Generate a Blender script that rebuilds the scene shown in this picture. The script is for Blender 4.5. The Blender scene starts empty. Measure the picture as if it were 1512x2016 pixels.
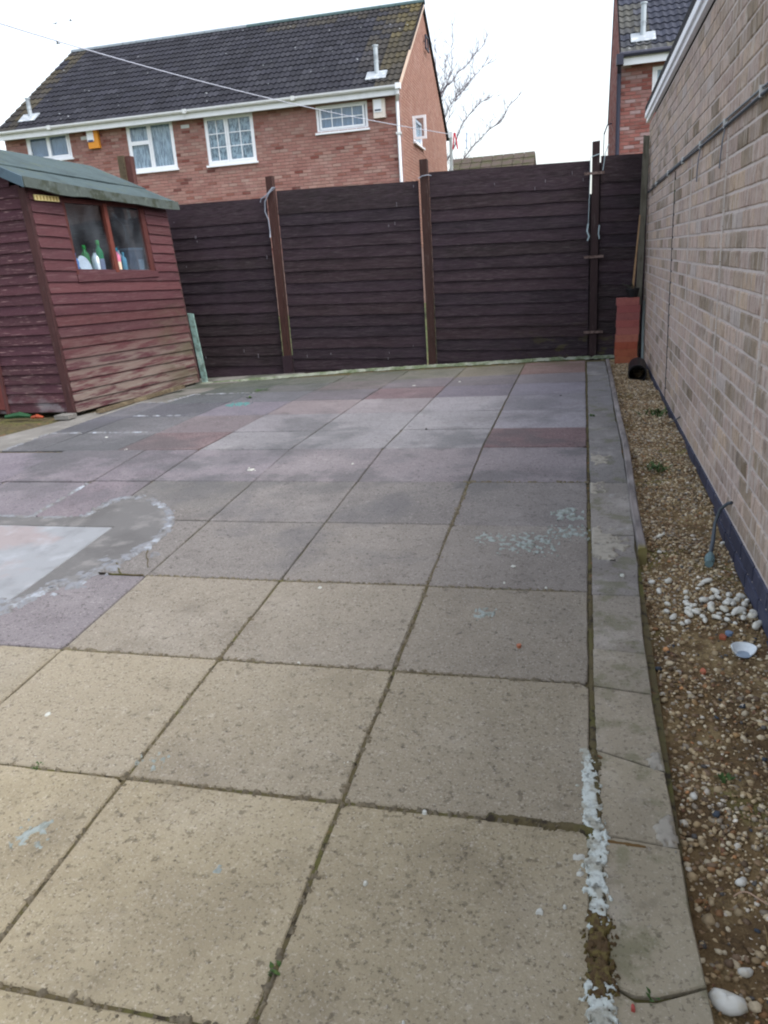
import bpy, math, random
import numpy as np
from mathutils import Vector, Matrix
R_ = math.radians
rnd = random.Random(7)
sc = bpy.context.scene
COL = sc.collection

# ------------------------------------------------------------------ camera
cam_d = bpy.data.cameras.new('camera')
cam = bpy.data.objects.new('camera', cam_d); COL.objects.link(cam)
RM = np.array([[0.96883, -0.01356, 0.24777], [0.23879, 0.31657, -0.91803], [-0.06600, 0.94857, 0.30960]])
RX = Vector((0.96883, 0.23879, -0.06600)).normalized()
RZ = Vector((0.24777, -0.91803, 0.30960)); RZ = (RZ - RX * RZ.dot(RX)).normalized()
RY = RZ.cross(RX)
cam.matrix_world = Matrix(((RX[0], RY[0], RZ[0], 0), (RX[1], RY[1], RZ[1], 0), (RX[2], RY[2], RZ[2], 1.1), (0, 0, 0, 1)))
cam_d.sensor_fit = 'VERTICAL'; cam_d.sensor_height = 24; cam_d.sensor_width = 18; cam_d.lens = 18
cam_d.clip_start = .05; cam_d.clip_end = 1500
sc.camera = cam

# ------------------------------------------------------------------ world, sun, exposure
SUN = Vector((0.48, -0.20, 0.85)).normalized()
world = bpy.data.worlds.new('World'); sc.world = world; world.use_nodes = True
nt = world.node_tree; nt.nodes.clear()
wo = nt.nodes.new('ShaderNodeOutputWorld'); bg = nt.nodes.new('ShaderNodeBackground'); sky = nt.nodes.new('ShaderNodeTexSky')
hs = nt.nodes.new('ShaderNodeHueSaturation'); hs.inputs['Saturation'].default_value = .42
sky.sky_type = 'NISHITA'; sky.sun_disc = False
sky.sun_elevation = math.asin(SUN.z); sky.sun_rotation = math.atan2(SUN.x, SUN.y)
sky.dust_density = 3; sky.air_density = 1.2
nt.links.new(sky.outputs[0], hs.inputs['Color']); nt.links.new(hs.outputs[0], bg.inputs[0]); bg.inputs[1].default_value = .15
nt.links.new(bg.outputs[0], wo.inputs[0])
sun_d = bpy.data.lights.new('sun', 'SUN'); sun_d.energy = .6; sun_d.angle = R_(25); sun_d.color = (1, .96, .9)
sun = bpy.data.objects.new('sun', sun_d); COL.objects.link(sun)
sun.rotation_euler = SUN.to_track_quat('Z', 'Y').to_euler(); sun.location = (4, -2, 12)
sc.view_settings.view_transform = 'Standard'; sc.view_settings.look = 'None'
sc.view_settings.gamma = 1; sc.view_settings.exposure = 1.32
sc.view_settings.use_curve_mapping = False
sc.cycles.pixel_filter_type = 'BLACKMAN_HARRIS'; sc.cycles.filter_width = 2.1

# ------------------------------------------------------------------ helpers
def lin(r, g, b, k=1.0):
    f = lambda c: (c / 255 / 12.92 if c / 255 <= .04045 else ((c / 255 + .055) / 1.055) ** 2.4)
    return (min(1, f(r) * k), min(1, f(g) * k), min(1, f(b) * k), 1)
def jit(c, a, rr=rnd):
    k = 1 + rr.uniform(-a, a)
    return (min(1, c[0] * k), min(1, c[1] * k), min(1, c[2] * k), 1)
def mixc(a, b, t): return tuple(a[i] * (1 - t) + b[i] * t for i in range(3)) + (1,)

def mat(name, base=None, src=None, layers=(), rough=.85, bump=None, bump2=None, spec=.3, metal=0):
    """src: None (base colour), 'obj' (object colour) or 'attr' (per face colour); layers mix colours by noise in place"""
    m = bpy.data.materials.new(name); m.use_nodes = True
    t = m.node_tree; n = t.nodes; L = t.links
    b = n['Principled BSDF']; b.inputs['Roughness'].default_value = rough
    b.inputs['Specular IOR Level'].default_value = spec; b.inputs['Metallic'].default_value = metal
    geo = n.new('ShaderNodeNewGeometry')
    if src == 'obj':
        o = n.new('ShaderNodeObjectInfo'); cur = o.outputs['Color']
    elif src == 'attr':
        o = n.new('ShaderNodeAttribute'); o.attribute_name = 'col'; cur = o.outputs['Color']
    else:
        o = n.new('ShaderNodeRGB'); o.outputs[0].default_value = base; cur = o.outputs[0]
    def field(kind, scale, stretch, detail):
        mp = n.new('ShaderNodeMapping'); mp.inputs['Scale'].default_value = stretch or (1, 1, 1)
        mp.inputs['Location'].default_value = (rnd.uniform(0, 9), rnd.uniform(0, 9), rnd.uniform(0, 9))
        L.new(geo.outputs['Position'], mp.inputs['Vector'])
        if kind == 'noise':
            x = n.new('ShaderNodeTexNoise'); x.inputs['Scale'].default_value = scale; x.inputs['Detail'].default_value = detail
            x.inputs['Roughness'].default_value = .6
            L.new(mp.outputs[0], x.inputs['Vector']); return x.outputs['Fac']
        x = n.new('ShaderNodeTexVoronoi'); x.inputs['Scale'].default_value = scale
        L.new(mp.outputs[0], x.inputs['Vector'])
        if kind == 'spot':      # small dots, only some of the cells: distance made larger by the cell's own random
            sx = n.new('ShaderNodeSeparateColor'); L.new(x.outputs['Color'], sx.inputs[0])
            ad = n.new('ShaderNodeMath'); ad.operation = 'MULTIPLY_ADD'; L.new(sx.outputs[0], ad.inputs[0]); ad.inputs[1].default_value = .55
            L.new(x.outputs['Distance'], ad.inputs[2])
            nz = n.new('ShaderNodeTexNoise'); nz.inputs['Scale'].default_value = scale * 2.5; L.new(mp.outputs[0], nz.inputs['Vector'])
            a2 = n.new('ShaderNodeMath'); a2.operation = 'MULTIPLY_ADD'; L.new(nz.outputs['Fac'], a2.inputs[0]); a2.inputs[1].default_value = .35
            L.new(ad.outputs[0], a2.inputs[2]); return a2.outputs[0]
        return x.outputs['Distance']
    for ly in layers:
        kind, colr, scale, lo, hi = ly[:5]; amt = ly[5] if len(ly) > 5 else 1; st = ly[6] if len(ly) > 6 else None
        det = ly[7] if len(ly) > 7 else 5
        f = field(kind, scale, st, det)
        mr = n.new('ShaderNodeMapRange'); mr.interpolation_type = 'SMOOTHSTEP'
        mr.inputs['From Min'].default_value = lo; mr.inputs['From Max'].default_value = hi; mr.inputs['To Max'].default_value = amt
        L.new(f, mr.inputs['Value'])
        fac = mr.outputs[0]
        if len(ly) > 8 and ly[8]:    # growth limited to a region of the place: (axis, from, to)
            for ax, a, bb in ly[8]:
                sp = n.new('ShaderNodeSeparateXYZ'); L.new(geo.outputs['Position'], sp.inputs[0])
                m2 = n.new('ShaderNodeMapRange'); m2.interpolation_type = 'SMOOTHSTEP'
                if a < bb:
                    m2.inputs['From Min'].default_value = a; m2.inputs['From Max'].default_value = bb
                else:
                    m2.inputs['From Min'].default_value = bb; m2.inputs['From Max'].default_value = a
                    m2.inputs['To Min'].default_value = 1; m2.inputs['To Max'].default_value = 0
                L.new(sp.outputs[ax], m2.inputs['Value'])
                mu = n.new('ShaderNodeMath'); mu.operation = 'MULTIPLY'; L.new(fac, mu.inputs[0]); L.new(m2.outputs[0], mu.inputs[1]); fac = mu.outputs[0]
        mx = n.new('ShaderNodeMix'); mx.data_type = 'RGBA'
        if colr == 'dark' or colr == 'light':
            mx.blend_type = 'MULTIPLY' if colr == 'dark' else 'SCREEN'
            mx.inputs['B'].default_value = (.45, .43, .43, 1) if colr == 'dark' else (.22, .21, .2, 1)
        else: mx.inputs['B'].default_value = colr
        L.new(fac, mx.inputs['Factor']); L.new(cur, mx.inputs['A']); cur = mx.outputs['Result']
    L.new(cur, b.inputs['Base Color'])
    prev = None
    for bp in (bump, bump2):
        if not bp: continue
        kind, scale, dist = bp[:3]; st = bp[3] if len(bp) > 3 else None
        f = field(kind, scale, st, 6)
        bn = n.new('ShaderNodeBump'); bn.inputs['Strength'].default_value = .8; bn.inputs['Distance'].default_value = dist
        L.new(f, bn.inputs['Height'])
        if prev: L.new(prev, bn.inputs['Normal'])
        prev = bn.outputs[0]
    if prev: L.new(prev, b.inputs['Normal'])
    return m

def glass(name, tint=(.8, .86, .9, 1), dirt=0.0, rough=.02):
    m = bpy.data.materials.new(name); m.use_nodes = True
    t = m.node_tree; n = t.nodes; L = t.links; n.remove(n['Principled BSDF'])
    tr = n.new('ShaderNodeBsdfTransparent'); tr.inputs[0].default_value = tint
    gl = n.new('ShaderNodeBsdfGlossy'); gl.inputs['Roughness'].default_value = rough
    lw = n.new('ShaderNodeLayerWeight'); lw.inputs[0].default_value = .5
    pw = n.new('ShaderNodeMath'); pw.operation = 'POWER'; L.new(lw.outputs['Facing'], pw.inputs[0]); pw.inputs[1].default_value = 3.5
    fr = n.new('ShaderNodeMath'); fr.operation = 'MULTIPLY_ADD'; L.new(pw.outputs[0], fr.inputs[0]); fr.inputs[1].default_value = .6; fr.inputs[2].default_value = .05
    mx = n.new('ShaderNodeMixShader'); L.new(fr.outputs[0], mx.inputs[0]); L.new(tr.outputs[0], mx.inputs[1]); L.new(gl.outputs[0], mx.inputs[2])
    out = mx.outputs[0]
    if dirt:
        df = n.new('ShaderNodeBsdfDiffuse'); df.inputs[0].default_value = (.42, .46, .5, 1)
        nz = n.new('ShaderNodeTexNoise'); nz.inputs['Scale'].default_value = 3; nz.inputs['Detail'].default_value = 3
        g = n.new('ShaderNodeNewGeometry'); L.new(g.outputs['Position'], nz.inputs['Vector'])
        mr = n.new('ShaderNodeMapRange'); mr.inputs['From Min'].default_value = .35; mr.inputs['From Max'].default_value = .75; mr.inputs['To Max'].default_value = dirt
        L.new(nz.outputs['Fac'], mr.inputs['Value'])
        m2 = n.new('ShaderNodeMixShader'); L.new(mr.outputs[0], m2.inputs[0]); L.new(out, m2.inputs[1]); L.new(df.outputs[0], m2.inputs[2]); out = m2.outputs[0]
    L.new(out, n['Material Output'].inputs[0]); return m

def loc_of(p):
    v = Vector((0, 0, 0))
    while p is not None: v += Vector(p.location); p = p.parent
    return v
class MB:
    """collects shapes in place and links them as ONE mesh object"""
    def __init__(s): s.v = []; s.f = []; s.m = []; s.c = []; s.mi = 0; s.col = (.5, .5, .5, 1)
    def face(s, pts):
        i = len(s.v); s.v += [tuple(p) for p in pts]; s.f.append(tuple(range(i, i + len(pts)))); s.m.append(s.mi); s.c.append(s.col)
    def mesh(s, v, f):
        i = len(s.v); s.v += [tuple(p) for p in v]
        for q in f: s.f.append(tuple(i + k for k in q)); s.m.append(s.mi); s.c.append(s.col)
    def hexa(s, p):   # p: 4 bottom + 4 top, counter-clockwise from above
        s.mesh(p, [(3, 2, 1, 0), (4, 5, 6, 7), (0, 1, 5, 4), (1, 2, 6, 5), (2, 3, 7, 6), (3, 0, 4, 7)])
    def box(s, x0, x1, y0, y1, z0, z1):
        s.hexa([(x0, y0, z0), (x1, y0, z0), (x1, y1, z0), (x0, y1, z0), (x0, y0, z1), (x1, y0, z1), (x1, y1, z1), (x0, y1, z1)])
    def fbox(s, F, x0, x1, y0, y1, z0, z1):
        s.hexa([F(*q) for q in [(x0, y0, z0), (x1, y0, z0), (x1, y1, z0), (x0, y1, z0), (x0, y0, z1), (x1, y0, z1), (x1, y1, z1), (x0, y1, z1)]])
    def prism(s, poly, z0, z1, ch=0, zf=None):
        """poly counter-clockwise seen from above; optional chamfer; zf adds the lie of the ground"""
        n = len(poly); zf = zf or (lambda x, y: 0)
        rings = [[(x, y, z0 + zf(x, y)) for x, y in poly]]
        if ch:
            cx = sum(p[0] for p in poly) / n; cy = sum(p[1] for p in poly) / n
            rings.append([(x, y, z1 - ch + zf(x, y)) for x, y in poly])
            ins = []
            for i in range(n):
                a = Vector(poly[i - 1]); b = Vector(poly[i]); c = Vector(poly[(i + 1) % n])
                t = (c - a); t = t.normalized() if t.length > 1e-9 else Vector((1, 0)); nn = Vector((-t.y, t.x))
                ins.append((b.x + nn.x * ch, b.y + nn.y * ch))
            rings.append([(x, y, z1 + zf(x, y)) for x, y in ins])
        else: rings.append([(x, y, z1 + zf(x, y)) for x, y in poly])
        v = [p for r in rings for p in r]; f = [tuple(range((len(rings) - 1) * n, len(rings) * n)), tuple(reversed(range(n)))]
        for k in range(len(rings) - 1):
            for i in range(n):
                j = (i + 1) % n; f.append((k * n + i, k * n + j, (k + 1) * n + j, (k + 1) * n + i))
        s.mesh(v, f)
    def tube(s, pts, r, n=8, cap=True):
        pts = [Vector(p) for p in pts]; rs = r if isinstance(r, (list, tuple)) else [r] * len(pts)
        v = []; up = None
        for i, p in enumerate(pts):
            d = (pts[min(i + 1, len(pts) - 1)] - pts[max(i - 1, 0)]).normalized()
            if up is None: up = Vector((0, 0, 1)) if abs(d.z) < .9 else Vector((1, 0, 0))
            a = d.cross(up).normalized(); b = a.cross(d); up = b
            for k in range(n):
                t = 2 * math.pi * k / n; v.append(p + (a * math.cos(t) + b * math.sin(t)) * rs[i])
        f = []
        for i in range(len(pts) - 1):
            for k in range(n):
                j = (k + 1) % n; f.append((i * n + k, (i + 1) * n + k, (i + 1) * n + j, i * n + j)[::-1])
        if cap: f.append(tuple(range(n))); f.append(tuple(reversed(range((len(pts) - 1) * n, len(pts) * n))))
        s.mesh(v, f)
    def lathe(s, c, prof, n=16, sx=1, sy=1):
        v = []; f = []
        for r, z in prof:
            for k in range(n):
                t = 2 * math.pi * k / n; v.append((c[0] + r * math.cos(t) * sx, c[1] + r * math.sin(t) * sy, c[2] + z))
        for i in range(len(prof) - 1):
            for k in range(n):
                j = (k + 1) % n; f.append((i * n + k, i * n + j, (i + 1) * n + j, (i + 1) * n + k))
        f.append(tuple(reversed(range(n)))); f.append(tuple(range((len(prof) - 1) * n, len(prof) * n)))
        s.mesh(v, f)
    def me(s, name, mats, off=Vector((0, 0, 0)), smooth=False):
        m = bpy.data.meshes.new(name)
        m.from_pydata([(p[0] - off.x, p[1] - off.y, p[2] - off.z) for p in s.v], [], s.f)
        for x in (mats if isinstance(mats, (list, tuple)) else [mats]): m.materials.append(x)
        m.polygons.foreach_set('material_index', s.m)
        if len(set(s.c)) > 1 or s.c and s.c[0] != (.5, .5, .5, 1):
            at = m.attributes.new('col', 'FLOAT_COLOR', 'CORNER')
            tot = np.array([len(f) for f in s.f]); arr = np.repeat(np.array(s.c, dtype=np.float32), tot, axis=0)
            at.data.foreach_set('color', arr.ravel())
        if smooth: m.polygons.foreach_set('use_smooth', [True] * len(s.f))
        m.update(); return m
    def build(s, name, mats, parent=None, smooth=False, color=None, kind=None, at=None, rot=None):
        """at: put the object's origin there (in place coordinates)"""
        o_ = Vector(at) if at is not None else (loc_of(parent))
        m = s.me(name, mats, o_, smooth)
        o = bpy.data.objects.new(name, m); COL.objects.link(o); o.parent = parent
        o.location = o_ - loc_of(parent)
        if color: o.color = color
        if kind: o['kind'] = kind
        return o
def thing(name, label, cat, at, group=None):
    o = bpy.data.objects.new(name, None); COL.objects.link(o); o.location = at; o.empty_display_size = .1
    o['label'] = label; o['category'] = cat
    if group: o['group'] = group
    return o
def tag(o, label, cat, group=None):
    o['label'] = label; o['category'] = cat
    if group: o['group'] = group
    return o
def inst(name, mesh, parent, loc, rot=None, color=None, scale=None):
    o = bpy.data.objects.new(name, mesh); COL.objects.link(o); o.parent = parent
    o.location = Vector(loc) - loc_of(parent)
    if rot is not None: o.rotation_euler = rot
    if color: o.color = color
    if scale: o.scale = scale
    return o
def frame(ox, oy, th):
    c, s = math.cos(th), math.sin(th)
    return lambda x, y, z: (ox + x * c - y * s, oy + x * s + y * c, z)
def zg(x, y):
    z = 0 if y >= 4.5 else .0634 * (y - 4.5)
    t = min(1, max(0, (y - 6) / 2.2)); t = t * t * (3 - 2 * t)
    return z - .02 * max(0, -x - .3) * t

# ------------------------------------------------------------------ materials
moss_c = lin(62, 72, 40)
slab_m = mat('slab concrete', src='obj', layers=[
    ('noise', 'dark', 1.6, .48, .74, .24), ('noise', 'light', 2.3, .5, .75, .2),
    ('noise', 'dark', 9, .52, .75, .2), ('noise', 'dark', 28, .55, .72, .35), ('noise', 'light', 45, .58, .75, .45),
    ('noise', 'dark', 44, .59, .655, .7), ('noise', 'dark', 105, .57, .65, .75), ('noise', 'light', 150, .56, .66, .55), ('noise', (.06, .055, .045, 1), 52, .66, .70, .6), ('spot', 'dark', 46, .40, .33, .7), ('spot', (.5, .48, .43, 1), 95, .38, .31, .6), ('noise', 'dark', 4.5, .5, .7, .28), ('noise', lin(84, 84, 88), 1.3, .5, .62, .45, None, 6, [(1, 2.2, 3.2), (1, 5.0, 4.4)]),
    ('noise', lin(58, 66, 56), 3.2, .44, .66, .85, None, 6, [(1, 6.3, 7.9), (0, -.6, -2.6)]),
    ('noise', lin(80, 84, 60), 5, .42, .6, .6, None, 6, [(1, 7.6, 8.3)]),
    ('noise', lin(70, 72, 74), 2.1, .46, .6, .5, None, 6, [(1, 3.2, 4.0), (1, 8, 4.4)]),
    ], rough=.9, bump=('noise', 110, .004), bump2=('noise', 34, .007), spec=.35)
strip_m = mat('edging concrete', src='obj', layers=[('noise', 'dark', 90, .57, .65, .7), ('noise', 'light', 140, .57, .66, .5), ('noise', 'dark', 40, .6, .66, .5),
    ('noise', 'dark', 2.4, .45, .7, .4), ('noise', 'light', 5, .5, .7, .35), ('noise', 'dark', 30, .55, .72, .35),
    ('spot', 'dark', 60, .36, .26, .6), ('noise', lin(170, 172, 172), 4, .6, .68, .5, None, 6, [(1, 2.8, 3.4), (1, 5.4, 4.0)]),
    ('noise', lin(86, 88, 60), 9, .52, .66, .5)], rough=.9, bump=('noise', 120, .0025), bump2=('noise', 22, .004))
dirt_m = mat('dark dirt', lin(104, 96, 80), layers=[('noise', lin(78, 72, 60), 60, .45, .6, .8)])
joint_m = mat('joint dirt', lin(84, 76, 54), layers=[('noise', lin(84, 84, 44), 5, .46, .66, .8), ('noise', lin(50, 44, 36), 30, .5, .65),
    ('noise', lin(120, 84, 60), 12, .62, .7)], bump=('noise', 90, .006), rough=1)
conc_m = mat('old concrete', lin(118, 116, 112), layers=[('noise', 'dark', 1.8, .42, .68, .6), ('noise', 'light', 6, .5, .7, .3), ('noise', 'dark', 26, .52, .7, .4),
    ('noise', lin(56, 66, 52), 2.8, .44, .62, .7, None, 6, [(1, 5.8, 7.4)])], bump=('noise', 90, .003), bump2=('noise', 14, .006))
patch_m = mat('smooth patch', lin(96, 95, 95), layers=[('noise', 'dark', 3, .45, .7, .35), ('noise', 'light', 8, .5, .7, .3), ('spot', 'dark', 50, .34, .26, .5)], bump=('noise', 40, .003))
white_m = mat('whitened concrete', lin(132, 135, 139), layers=[('noise', lin(138, 128, 128), 2.5, .46, .6, .8), ('noise', 'dark', 7, .45, .7, .35), ('noise', lin(156, 160, 166), 5, .52, .70, .5)], bump=('noise', 30, .003), rough=.8)
mortar_w = mat('white mortar', lin(180, 188, 184), layers=[('noise', lin(140, 138, 124), 24, .44, .6, .8), ('noise', 'dark', 90, .5, .65, .5)], bump=('noise', 90, .002))
lichen_m = mat('pale lichen', lin(138, 147, 145), layers=[('noise', lin(118, 124, 118), 40, .45, .6, .8)], bump=('noise', 120, .003))
soil_m = mat('soil', lin(118, 98, 68), layers=[('noise', lin(92, 74, 52), 5, .42, .62, .8), ('noise', lin(148, 130, 94), 14, .48, .66, .8), ('noise', lin(112, 112, 60), 3.5, .56, .68, .6),
    ('spot', lin(180, 168, 140), 70, .36, .28, .8), ('noise', 'dark', 70, .5, .65, .6)], bump=('noise', 60, .02), bump2=('noise', 16, .035), rough=1)
stone_m = mat('gravel stone', src='attr', layers=[('noise', 'dark', 60, .5, .7, .5)], rough=.7)
pebble_m = mat('white pebble', lin(200, 200, 192), layers=[('noise', lin(186, 180, 160), 26, .48, .66, .7)], rough=.5, spec=.4)
ground_m = mat('earth', lin(88, 92, 62), layers=[('noise', lin(60, 72, 38), .8, .4, .6, .9), ('noise', lin(110, 100, 74), 3, .5, .7, .6)], bump=('noise', 12, .03), rough=1)
fence_m = mat('dark stained board', src='obj', layers=[('noise', 'light', 30, .50, .68, .2, (.35, 1, 9)), ('noise', 'dark', 3, .5, .6, .5, (.5, 1, 5)), ('noise', lin(58, 46, 56), 2.2, .5, .7, .5),('noise', 'dark', 10, .42, .68, .6, (1, 1, 7)), ('noise', lin(70, 54, 64), 7, .56, .72, .35, (1, 1, 8)),
    ('spot', 'dark', 9, .2, .12, .8), ('noise', lin(74, 70, 34), 6, .52, .62, .5, (1, 1, 2), 5, [(2, .5, .05), (0, -.9, -.3)])], rough=.75, bump=('noise', 16, .004, (1, 1, 12)), spec=.25)
post_m = mat('brown post', src='obj', layers=[('noise', 'dark', 9, .44, .7, .6, (4, 4, .5)), ('noise', 'light', 20, .58, .72, .2, (4, 4, .5))], rough=.75, bump=('noise', 40, .003, (4, 4, .5)))
SHW = lin(126, 114, 106)
shed_m = mat('red shed board', src='obj', layers=[('noise', 'dark', 7, .46, .7, .35, (1, .8, 6)), ('noise', 'light', 30, .56, .72, .2, (1, .6, 8)),
    ('noise', SHW, 4.6, .52, .66, .8, (1, .55, 3.2), 7, [(2, .62, .05), (1, 5.0, 7.2)]),
    ('noise', lin(134, 122, 92), 3, .36, .58, .8, (1, .7, 2), 6, [(1, 6.9, 7.75), (2, .95, .35)]),
    ('noise', lin(150, 152, 156), 5, .44, .6, .85, (1, 1, 1.5), 6, [(2, .24, .08), (1, 5.74, 5.8)]),
    ('noise', lin(168, 140, 138), 9, .58, .68, .5, (1, .4, 14))], rough=.8, bump=('noise', 22, .003, (1, .6, 10)))
shed_side = mat('red shed board side', src='obj', layers=[('noise', 'dark', 7, .46, .7, .35, (1, .8, 6)), ('noise', 'light', 30, .56, .72, .2, (1, .6, 8)),
    ('noise', SHW, 4.6, .42, .57, .88, (1, .5, 4.5), 9, [(2, .8, .08)]), ('noise', lin(132, 126, 118), 9, .5, .62, .7, (1, .35, 9), 8, [(2, .6, .08)]),
    ('noise', lin(88, 82, 66), 3.4, .40, .60, .8, (1, .7, 2), 6, [(1, 6.9, 7.75), (2, 1.0, .4)]),
    ('noise', lin(116, 92, 92), 9, .55, .68, .5, (1, .4, 14))], rough=.8, bump=('noise', 22, .003, (1, .6, 10)))
bat_m = mat('weathered timber', lin(84, 74, 58), layers=[('noise', lin(112, 102, 82), 9, .45, .65, .8, (1, 1, .3)), ('noise', 'dark', 30, .5, .66, .6)], bump=('noise', 40, .004))
grey_wood = mat('grey timber', lin(104, 102, 92), layers=[('noise', lin(74, 70, 60), 9, .42, .62, .8, (3, 3, .6)), ('noise', lin(128, 130, 118), 5, .55, .7, .5, (3, 3, .6))], bump=('noise', 40, .004, (3, 3, .5)))
felt_m = mat('green roofing felt', lin(66, 80, 82), layers=[('noise', lin(50, 62, 64), 3, .42, .62, .7), ('noise', lin(82, 98, 104), 60, .5, .66, .5), ('noise', lin(84, 92, 66), 8, .55, .68, .4)], bump=('noise', 220, .002), bump2=('noise', 4, .012), rough=.9)
felt_edge = mat('mossy felt edge', lin(74, 82, 78), layers=[('noise', lin(50, 55, 42), 7, .45, .6, .85), ('noise', lin(98, 106, 100), 20, .52, .68, .5)], bump=('noise', 30, .006))
brick_o = mat('garage brick', src='obj', layers=[('noise', lin(182, 170, 166), 5, .42, .62, .34), ('noise', 'dark', 90, .52, .68, .5), ('noise', 'dark', 5.5, .5, .6, .45, (1, 4.2, 1.4), 2), ('noise', lin(196, 186, 178), 6, .56, .64, .6, (1, 4.5, 1.2), 2), ('noise', lin(134, 122, 104), 12, .6, .7, .5, (1, 2.5, .8)),('noise', 'dark', 26, .5, .7, .4, (1, 5, .5)), ('noise', 'light', 16, .5, .68, .45, (1, 4, .6)), ('noise', 'dark', 3, .5, .7, .25)], rough=.92, bump=('noise', 60, .006, (1, 3, .6)), bump2=('noise', 18, .008, (1, 3, .6)))
brick_a = mat('garage brick far', src='attr', layers=[('noise', lin(182, 170, 166), 5, .42, .62, .34), ('noise', 'dark', 90, .52, .68, .5), ('noise', 'dark', 5.5, .5, .6, .45, (1, 4.2, 1.4), 2), ('noise', lin(196, 186, 178), 6, .56, .64, .6, (1, 4.5, 1.2), 2), ('noise', lin(134, 122, 104), 12, .6, .7, .5, (1, 2.5, .8)),('noise', 'dark', 26, .5, .7, .4, (1, 5, .5)), ('noise', 'light', 16, .5, .68, .45, (1, 4, .6)), ('noise', 'dark', 3, .5, .7, .25)], rough=.92, bump=('noise', 60, .004, (1, 3, .6)))
gmortar = mat('pale mortar', lin(198, 188, 184), layers=[('noise', 'dark', 8, .5, .7, .3), ('noise', 'dark', 60, .5, .7, .3)], bump=('noise', 60, .004))
hbrick = mat('house brick', src='attr', layers=[('noise', 'dark', 5, .5, .75, .3), ('noise', 'light', 3, .5, .7, .25)], rough=.92, bump=('noise', 40, .004))
hmortar = mat('house mortar', lin(146, 120, 113), layers=[('noise', 'dark', 6, .5, .7, .35)])
plinth_m = mat('blue engineering brick', src='obj', layers=[('noise', 'dark', 12, .45, .7, .5), ('noise', lin(120, 118, 128), 18, .6, .72, .4)], rough=.55, bump=('noise', 30, .003))
tile_o = mat('roof tile', src='obj', layers=[('noise', 'dark', 4, .45, .7, .4), ('spot', lin(150, 156, 160), 6, .36, .28, .8), ('noise', 'dark', 24, .5, .7, .4)], rough=.85, bump=('noise', 60, .004))
tile_a = mat('roof tile far', src='attr', layers=[('noise', 'dark', 4, .45, .7, .4), ('spot', lin(150, 156, 160), 6, .36, .28, .8), ('noise', 'dark', 24, .5, .7, .4)], rough=.85, bump=('noise', 60, .004))
under_m = mat('roof underlay', lin(34, 34, 38))
upvc = mat('white plastic', lin(238, 241, 248), layers=[('noise', lin(218, 222, 228), 6, .5, .7, .5)], rough=.35, spec=.5)
upvc_g = mat('grey white plastic', lin(206, 210, 212), layers=[('noise', lin(170, 176, 172), 5, .5, .7, .6)], rough=.45)
dark_m = mat('dark interior', lin(22, 24, 28)); rubber = mat('black rubber', lin(20, 20, 24), rough=.55)
curtain_m = mat('pale curtain', lin(220, 226, 232), layers=[('noise', lin(120, 132, 146), 30, .42, .62, .8, (1, 1, .12)), ('noise', 'dark', 9, .5, .7, .3)])
lace_m = mat('lace curtain', lin(206, 216, 222), layers=[('noise', lin(104, 122, 134), 22, .44, .58, .9, (1, 1, .4)), ('noise', lin(225, 232, 236), 40, .55, .66, .8)])
frost_m = mat('frosted blind', lin(168, 180, 198), layers=[('noise', 'dark', 3, .45, .7, .3)])
glass_m = glass('window glass'); sglass = glass('dusty shed glass', (.86, .90, .94, 1), .10)
lead_m = mat('lead flashing', lin(150, 158, 166), layers=[('noise', lin(190, 196, 200), 9, .5, .65, .8)], rough=.5, bump=('noise', 20, .01))
flue_m = mat('metal flue', lin(176, 184, 190), layers=[('noise', lin(120, 126, 132), 5, .48, .62, .6)], rough=.4, metal=.4)
navy = mat('dark downpipe', lin(52, 54, 70), rough=.5)
cable_m = mat('grey cable', lin(74, 82, 90), rough=.5); conn_m = mat('teal grey connector', lin(100, 124, 128), layers=[('noise', 'dark', 40, .5, .7, .4)], rough=.6)
steel = mat('rusty bracket', lin(112, 96, 92), layers=[('noise', lin(60, 44, 40), 30, .45, .6, .7)], rough=.6, metal=.3)
bark = mat('bare bark', lin(128, 120, 128), layers=[('noise', lin(104, 98, 104), 8, .4, .6, .7)], rough=.95)
leaf_m = mat('weed leaf', lin(64, 92, 46, .8), layers=[('noise', lin(96, 118, 66), 30, .5, .65, .6)], rough=.7)
clay_m = mat('red clay brick', src='obj', layers=[('noise', 'dark', 20, .48, .7, .3), ('noise', lin(160, 104, 84), 9, .56, .7, .4)], rough=.9, bump=('noise', 60, .003))
pipe_m = mat('black plastic pipe', lin(26, 26, 30), rough=.5)
mint_m = mat('mint stained panel', lin(132, 162, 156), layers=[('noise', lin(96, 112, 104), 14, .45, .62, .8), ('noise', lin(180, 196, 188), 8, .56, .7, .6)])
plain = {}
def pm(r, g, b, rough=.5):
    k = (r, g, b)
    if k not in plain: plain[k] = mat('plastic %d %d %d' % k, lin(r, g, b), layers=[('noise', 'dark', 20, .55, .75, .25)], rough=rough)
    return plain[k]
rope_m = mat('pale cord', lin(132, 138, 150), rough=.7)

# ================================================================== GROUND
g = MB()
prof = [(-250, -.75), (-1, -.75), (3, -.45), (8.44, -.4), (8.62, -.12), (40, -.1), (500, -.1)]
for (y0, z0), (y1, z1) in zip(prof, prof[1:]):
    g.face([(-400, y0, z0), (400, y0, z0), (400, y1, z1), (-400, y1, z1)])
g.build('ground', ground_m, kind='structure')

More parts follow.
